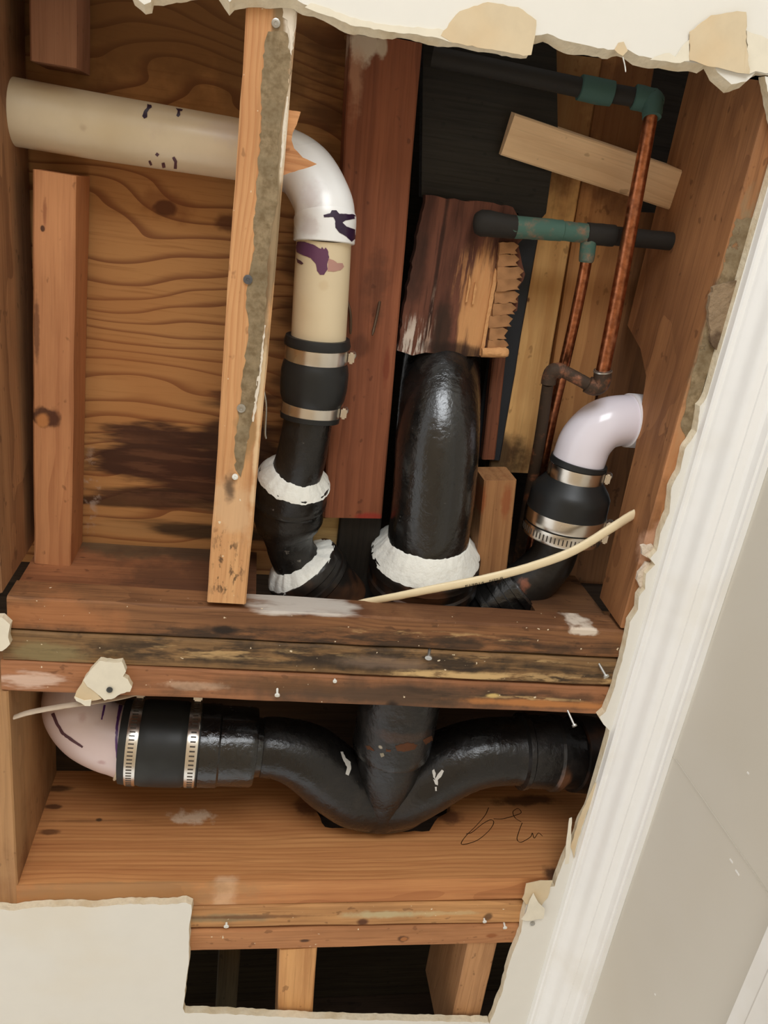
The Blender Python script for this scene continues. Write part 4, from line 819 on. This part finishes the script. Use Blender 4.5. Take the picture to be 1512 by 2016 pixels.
decal('glue_residue', NARROW, [(528, 62), (548, 60), (566, 66), (574, 140), (560, 200), (550, 262), (546, 330), (548, 380), (540, 430), (532, 470), (526, 520), (527, 560), (520, 620), (516, 680), (510, 740), (500, 800), (490, 850), (482, 900), (474, 940), (464, 925), (462, 880), (466, 840), (472, 800), (478, 740), (486, 680), (490, 640), (484, 596), (488, 560), (494, 520), (502, 490), (498, 450), (504, 400), (508, 330), (514, 240), (516, 150), (520, 90)], RES, 9, 2.4, 17)
decal('glue_residue', RIGHTJ, [(1450, 430), (1500, 430), (1490, 500), (1470, 600), (1440, 700), (1405, 760), (1378, 830), (1350, 862), (1340, 840), (1356, 770), (1376, 690), (1398, 610), (1424, 520)], RES, 8, 2.4, 23)
WRS = plain('white_paint_smear', C(226, 214, 196), .7, .25, 90, .25, .3)
decal('paint_smear', NARROW, [(556, 2), (584, 4), (580, 60), (574, 110), (570, 70), (566, 40), (556, 34)], WRS, 8, 2, 18); decal('paint_smear', NARROW, line([(566, 190), (560, 260), (553, 330)], [3, 7, 3]), WRS, 7, 1.2, 19); decal('paint_smear', NARROW, line([(522, 640), (512, 730), (498, 830)], [3, 6, 3]), WRS, 7, 1.6, 20)

# ------------------------------------------------------------------ copper
def copper(name, patina, k=.5, seed=0, lo=.42, hi=.6):
    N = NT(name); v = N.co((seed, seed * 2, 0)); a = N.noise(v, 45, 5, .65); b = N.noise(v, 160, 3)
    c = N.mix(N.mr(b, .3, .7), C(186, 118, 82), C(136, 82, 54)); f = N.mul(N.mr(a, lo, hi), k)
    c = N.mix(f, c, patina); N.set(Base_Color=c, Metallic=N.mr(f, 0, .7, .95, .2), Roughness=N.mr(f, 0, 1, .28, .75)); N.bump(N.add(a, b), .25, .0005); return N.m
CU = copper('bright_copper', C(110, 64, 40), .5, 1, .45, .8); CUD = copper('dark_copper', C(36, 32, 27), 1.0, 2, .12, .34); CUG = copper('verdigris_copper', C(72, 104, 92), 1.0, 3, .2, .5); CUB = copper('brown_copper', C(62, 46, 32), 1.0, 4, .2, .5)
VG = copper('crusted_verdigris', C(62, 92, 84), 1.0, 5, .1, .4)
# dark line at the top with its elbow and the long riser
Q = root('copper_water_line', P(1284, 210, .085)); tag(Q, 'copper riser with dark upper line and green elbow, front right', 'pipe')
pt = Path([(852, 112, .118), (920, 125, .110), (1020, 146, .104), (1160, 176, .102), (1272, 196, .094), (1284, 206, .088), (1283, 232, .082)], 12)
sweep('supply_pipe', pt, [(0, 19), (1, 18.5), (2, 18), (3, 18), (4, 17)], (CUD,), Q, 24)
sweep('fitting', pt, [(2.85, 20), (2.86, 23), (3.15, 24), (3.35, 23), (3.36, 20)], (VG,), Q, 24, .0006)
sweep('elbow', pt, [(3.7, 20), (3.72, 23), (4.4, 23), (5, 21), (6, 18), (6.02, 15)], (VG,), Q, 24, .0006)
pr_ = Path([(1284, 215, .084), (1262, 335, .080), (1240, 455, .076), (1215, 590, .073), (1186, 735, .070)], 8)
sweep('riser', pr_, [(0, 13.5), (1, 14), (2, 14.5), (3, 14.5), (4, 14)], (CU,), Q, 28)
pu = Path([(1187, 728, .070), (1184, 752, .071), (1170, 762, .072), (1142, 748, .076), (1110, 732, .082), (1090, 730, .086), (1082, 742, .088), (1078, 765, .089)], 8)
sweep('return_bend', pu, [(0, 14), (.02, 17.5), (.9, 17.5), (2, 17), (2.5, 17), (2.52, 12.5), (4, 12.5), (4.02, 15), (5, 15), (6.6, 14.5), (6.62, 12)], (CUB,), Q, 24, .0003)
sweep('solder_ring', pu, [(.0, 15), (.05, 18.5), (.15, 18.5), (.2, 15)], (ZINC,), Q, 24)
sweep('drop_pipe', Path([(1079, 755, .089), (1062, 870, .118), (1038, 1000, .146), (1014, 1140, .152)], 8), [(0, 11.5), (3, 11)], (CUB,), Q, 24)
# green line with the tee and the rear riser
Q2 = root('copper_tee_line', P(1155, 475, .110)); tag(Q2, 'green patinated copper line with a tee and rear riser', 'pipe')
pw = Path([(938, 440, .108), (960, 440, .102), (1000, 446, .101), (1080, 452, .101), (1160, 460, .101), (1215, 465, .102), (1330, 476, .106)], 8)
sweep('green_elbow', pw, [(0, 20), (.5, 25), (1, 25), (2.2, 22), (2.22, 20)], (CUD,), Q2, 28, .0004)
sweep('green_pipe', pw, [(1.3, 22), (2, 21.5), (3.3, 20), (3.32, 18.5), (4, 18.5)], (CUG,), Q2, 28, .0005)
sweep('tee', pw, [(3.9, 18), (3.92, 20.5), (4.9, 20.5), (4.92, 18), (6, 17)], (CUD,), Q2, 28, .0003)
p5 = Path([(1160, 462, .101), (1153, 520, .101), (1133, 620, .102), (1108, 730, .112), (1085, 830, .130), (1052, 1000, .149), (1030, 1130, .154)], 8)
sweep('tee_branch', p5, [(0, 15), (.3, 16), (.9, 15), (.95, 13)], (CUG,), Q2, 24, .0004)
sweep('rear_riser', p5, [(.6, 11.5), (2, 11.5), (4, 11), (6, 10.5)], (CU,), Q2, 24)

# ------------------------------------------------------------------ cables, scraps, screws, nails
pk = Path([(1262, 1006, .040), (1238, 1018, .034), (1200, 1042, .026), (1130, 1084, .022), (1050, 1114, .020), (960, 1138, .020), (860, 1158, .022), (780, 1174, .028), (712, 1187, .037), (690, 1196, .046)])
CABM = plain('cable_jacket', C(232, 214, 176), .4, .4, 60, .12, .1, .0005, dirt=(C(190, 166, 124), .52, .72, .6))
cab = sweep('electrical_cable', pk, [(0, 9.5), (1, 10.2), (2, 10), (4, 9.6), (6, 9), (8, 7.5), (9, 7)], (CABM,), None, 20, .0003, flatu=.6); tag(cab, 'cream flat cable running from the right joist across the hubs', 'cable')
def text_on(txt, t0, t1, parent, size_px, m):
    cu = bpy.data.curves.new('cable_print', 'FONT'); cu.body = txt; cu.align_x = 'LEFT'; cu.align_y = 'CENTER'; cu.size = 1; cu.extrude = .01
    to = bpy.data.objects.new('tmp', cu); COL.objects.link(to); bpy.context.view_layer.update()
    me = bpy.data.meshes.new_from_object(to.evaluated_get(bpy.context.evaluated_depsgraph_get())); bpy.data.objects.remove(to)
    xs = [v.co.x for v in me.vertices]; x0, x1 = min(xs), max(xs)
    for v in me.vertices:
        t = t0 + (t1 - t0) * (v.co.x - x0) / (x1 - x0); p, T, U, V = pk.at(t); k = mpp(p)
        side = V if (V.y > 0) else -V
        a = math.radians(25); n = U; dn = (side * math.cos(a) - U * math.sin(a) * .6).normalized()
        rr = 9.9 * k; base = p + U * rr * .6 * math.cos(a) + side * rr * math.sin(a)
        v.co = base - dn * v.co.y * size_px * k + n * (.0006 + v.co.z * .01)
    o = link('cable_print', me, (m,), parent); return o
INK = plain('black_ink', C(40, 36, 30), .7, .2)
text_on('E19814   NM-B', 5.45, 4.70, cab, 8, INK)
pk2 = Path([(28, 1412, .006), (60, 1402, .006), (120, 1391, .006), (180, 1382, .008), (240, 1372, .016), (300, 1356, .03)])
c2 = sweep('cable_stub', pk2, [(0, 7), (.5, 8), (3, 8), (5, 7)], (plain('dusty_cable', C(196, 178, 156), .6, .3, 60, .3, .2),), None, 16, .0004, flat=.45); tag(c2, 'dusty grey cable stub poking out under the plank beam at left', 'cable')
# drywall scrap screwed to the beam
scr = root('drywall_scrap', P(205, 1345, -.002)); tag(scr, 'torn cream drywall scrap screwed to the lowest beam plank', 'drywall scrap')
sp = [(196, 1301), (222, 1305), (240, 1303), (248, 1322), (242, 1332), (252, 1338), (260, 1352), (256, 1362), (238, 1366), (226, 1374), (206, 1379), (196, 1370), (184, 1360), (172, 1352), (164, 1340), (176, 1322)]
plate('gypsum_piece', rough(sp, 6, 1.1, 31), -.007, .0004, (PALEPAPER, GYPSUM), scr, 1)
plate('torn_paper', rough([(164, 1338), (176, 1346), (190, 1362), (200, 1376), (180, 1380), (176, 1390), (166, 1384), (146, 1375), (150, 1362)], 8, 1.2, 32), -.006, -.004, (TANPAPER,), scr)
plate('torn_paper', rough([(146, 1372), (166, 1380), (180, 1378), (178, 1390), (168, 1390), (150, 1380)], 8, 1.2, 33), -.0072, -.006, (PALEPAPER,), scr)
plate('torn_paper', rough([(-40, 1218), (4, 1216), (20, 1230), (16, 1255), (20, 1268), (4, 1282), (-40, 1290)], 8, 1.5, 34), -.008, .0003, (PALEPAPER, GYPSUM), ceil, 1)
def screw(px, py, w, rpx, lab, m=None, tilt=(0, 0), long=0.0, nm='drywall_screw'):
    p = P(px, py, w); k = mpp(p); d = Vector((tilt[0], tilt[1], -1)).normalized(); r = rpx * k
    pp = Path([p - d * .004, p + d * (long + .0004), p + d * (long + .0022)], 4); bm = None
    o = sweep(nm, pp, [(0, r * .45), (.98, r * .45), (1.0, r), (1.7, r), (1.85, r * .8), (1.85, r * .35), (1.6, r * .3)], (m or ZINC,), None, 16, px=False)
    tag(o, lab, 'screw', 'screws and nails left in the framing')
screw(543, 46, 0, 8.5, 'topmost silver screw on the narrow joist')
screw(488, 550, 0, 9, 'dark screw halfway down the narrow joist', plain('dark_screw', C(110, 112, 118), .4, .5, 100, .3, .1, metal=.8))
screw(475, 803, 0, 8.5, 'silver screw low on the narrow joist beside the rubber coupling')
screw(463, 938, 0, 6, 'white-crusted screw on the narrow joist beside the upper white seal', SEAL)
screw(845, 1284, 0, 7, 'bent pale screw on the seam above the middle beam plank', None, (-.25, .4), .006)
screw(1180, 1308, 0, 6, 'silver screw leaning out at the right end of the middle beam plank', None, (.3, .5), .014)
screw(1118, 1400, 0, 5, 'silver nail leaning out of the lowest plank near its right end', None, (.3, .6), .016, 'nail')
screw(546, 1357, 0, 5, 'pale screw stub in the lowest plank', SEAL, (0, .4), .006)
screw(216, 1357, -.0072, 6, 'black screw through the drywall scrap', plain('black_screw', C(60, 62, 60), .4, .5))
screw(659, 1337, 0, 4, 'tiny pale nail on the seam above the lowest beam plank', SEAL, (0, .2), .002, 'nail')
screw(446, 1817, 0, 5, 'pale screw in the grained plank near the drywall corner', SEAL, (0, .3), .003)
screw(953, 1808, 0, 4, 'pale screw at the right end of the grained plank', SEAL, (0, .3), .003)
screw(993, 1820, 0, 4, 'tiny pale nail under the right end of the grained plank', SEAL, (0, .3), .003, 'nail')
screw(1048, 1817, -.0096, 5, 'grey screw in the cream strip beside the moulding', None)
def nail(pts, r, lab, m=RUSTNAIL):
    o = sweep('nail', Path(pts, 6), [(0, r), (len(pts) - 1.2, r), (len(pts) - 1, r * .5)], (m,), None, 10); tag(o, lab, 'nail', 'screws and nails left in the framing')
nail([(748, 592, .108), (742, 622, .096), (733, 660, .082)], 3, 'bent rusty nail sticking out of the red-brown board')
nail([(683, 590, .105), (690, 620, .1), (690, 658, .096)], 3, 'thin rusty nail at the edge of the cream riser')
nail([(519, 765, .05), (524, 800, .05), (522, 850, .05), (524, 864, .05)], 2.2, 'thin grey nail dangling beside the narrow joist', ZINC)
nail([(1226, 112, -.009), (1230, 128, -.009), (1232, 142, -.009)], 1.2, 'thin wire hanging below the torn ceiling edge', SEAL)
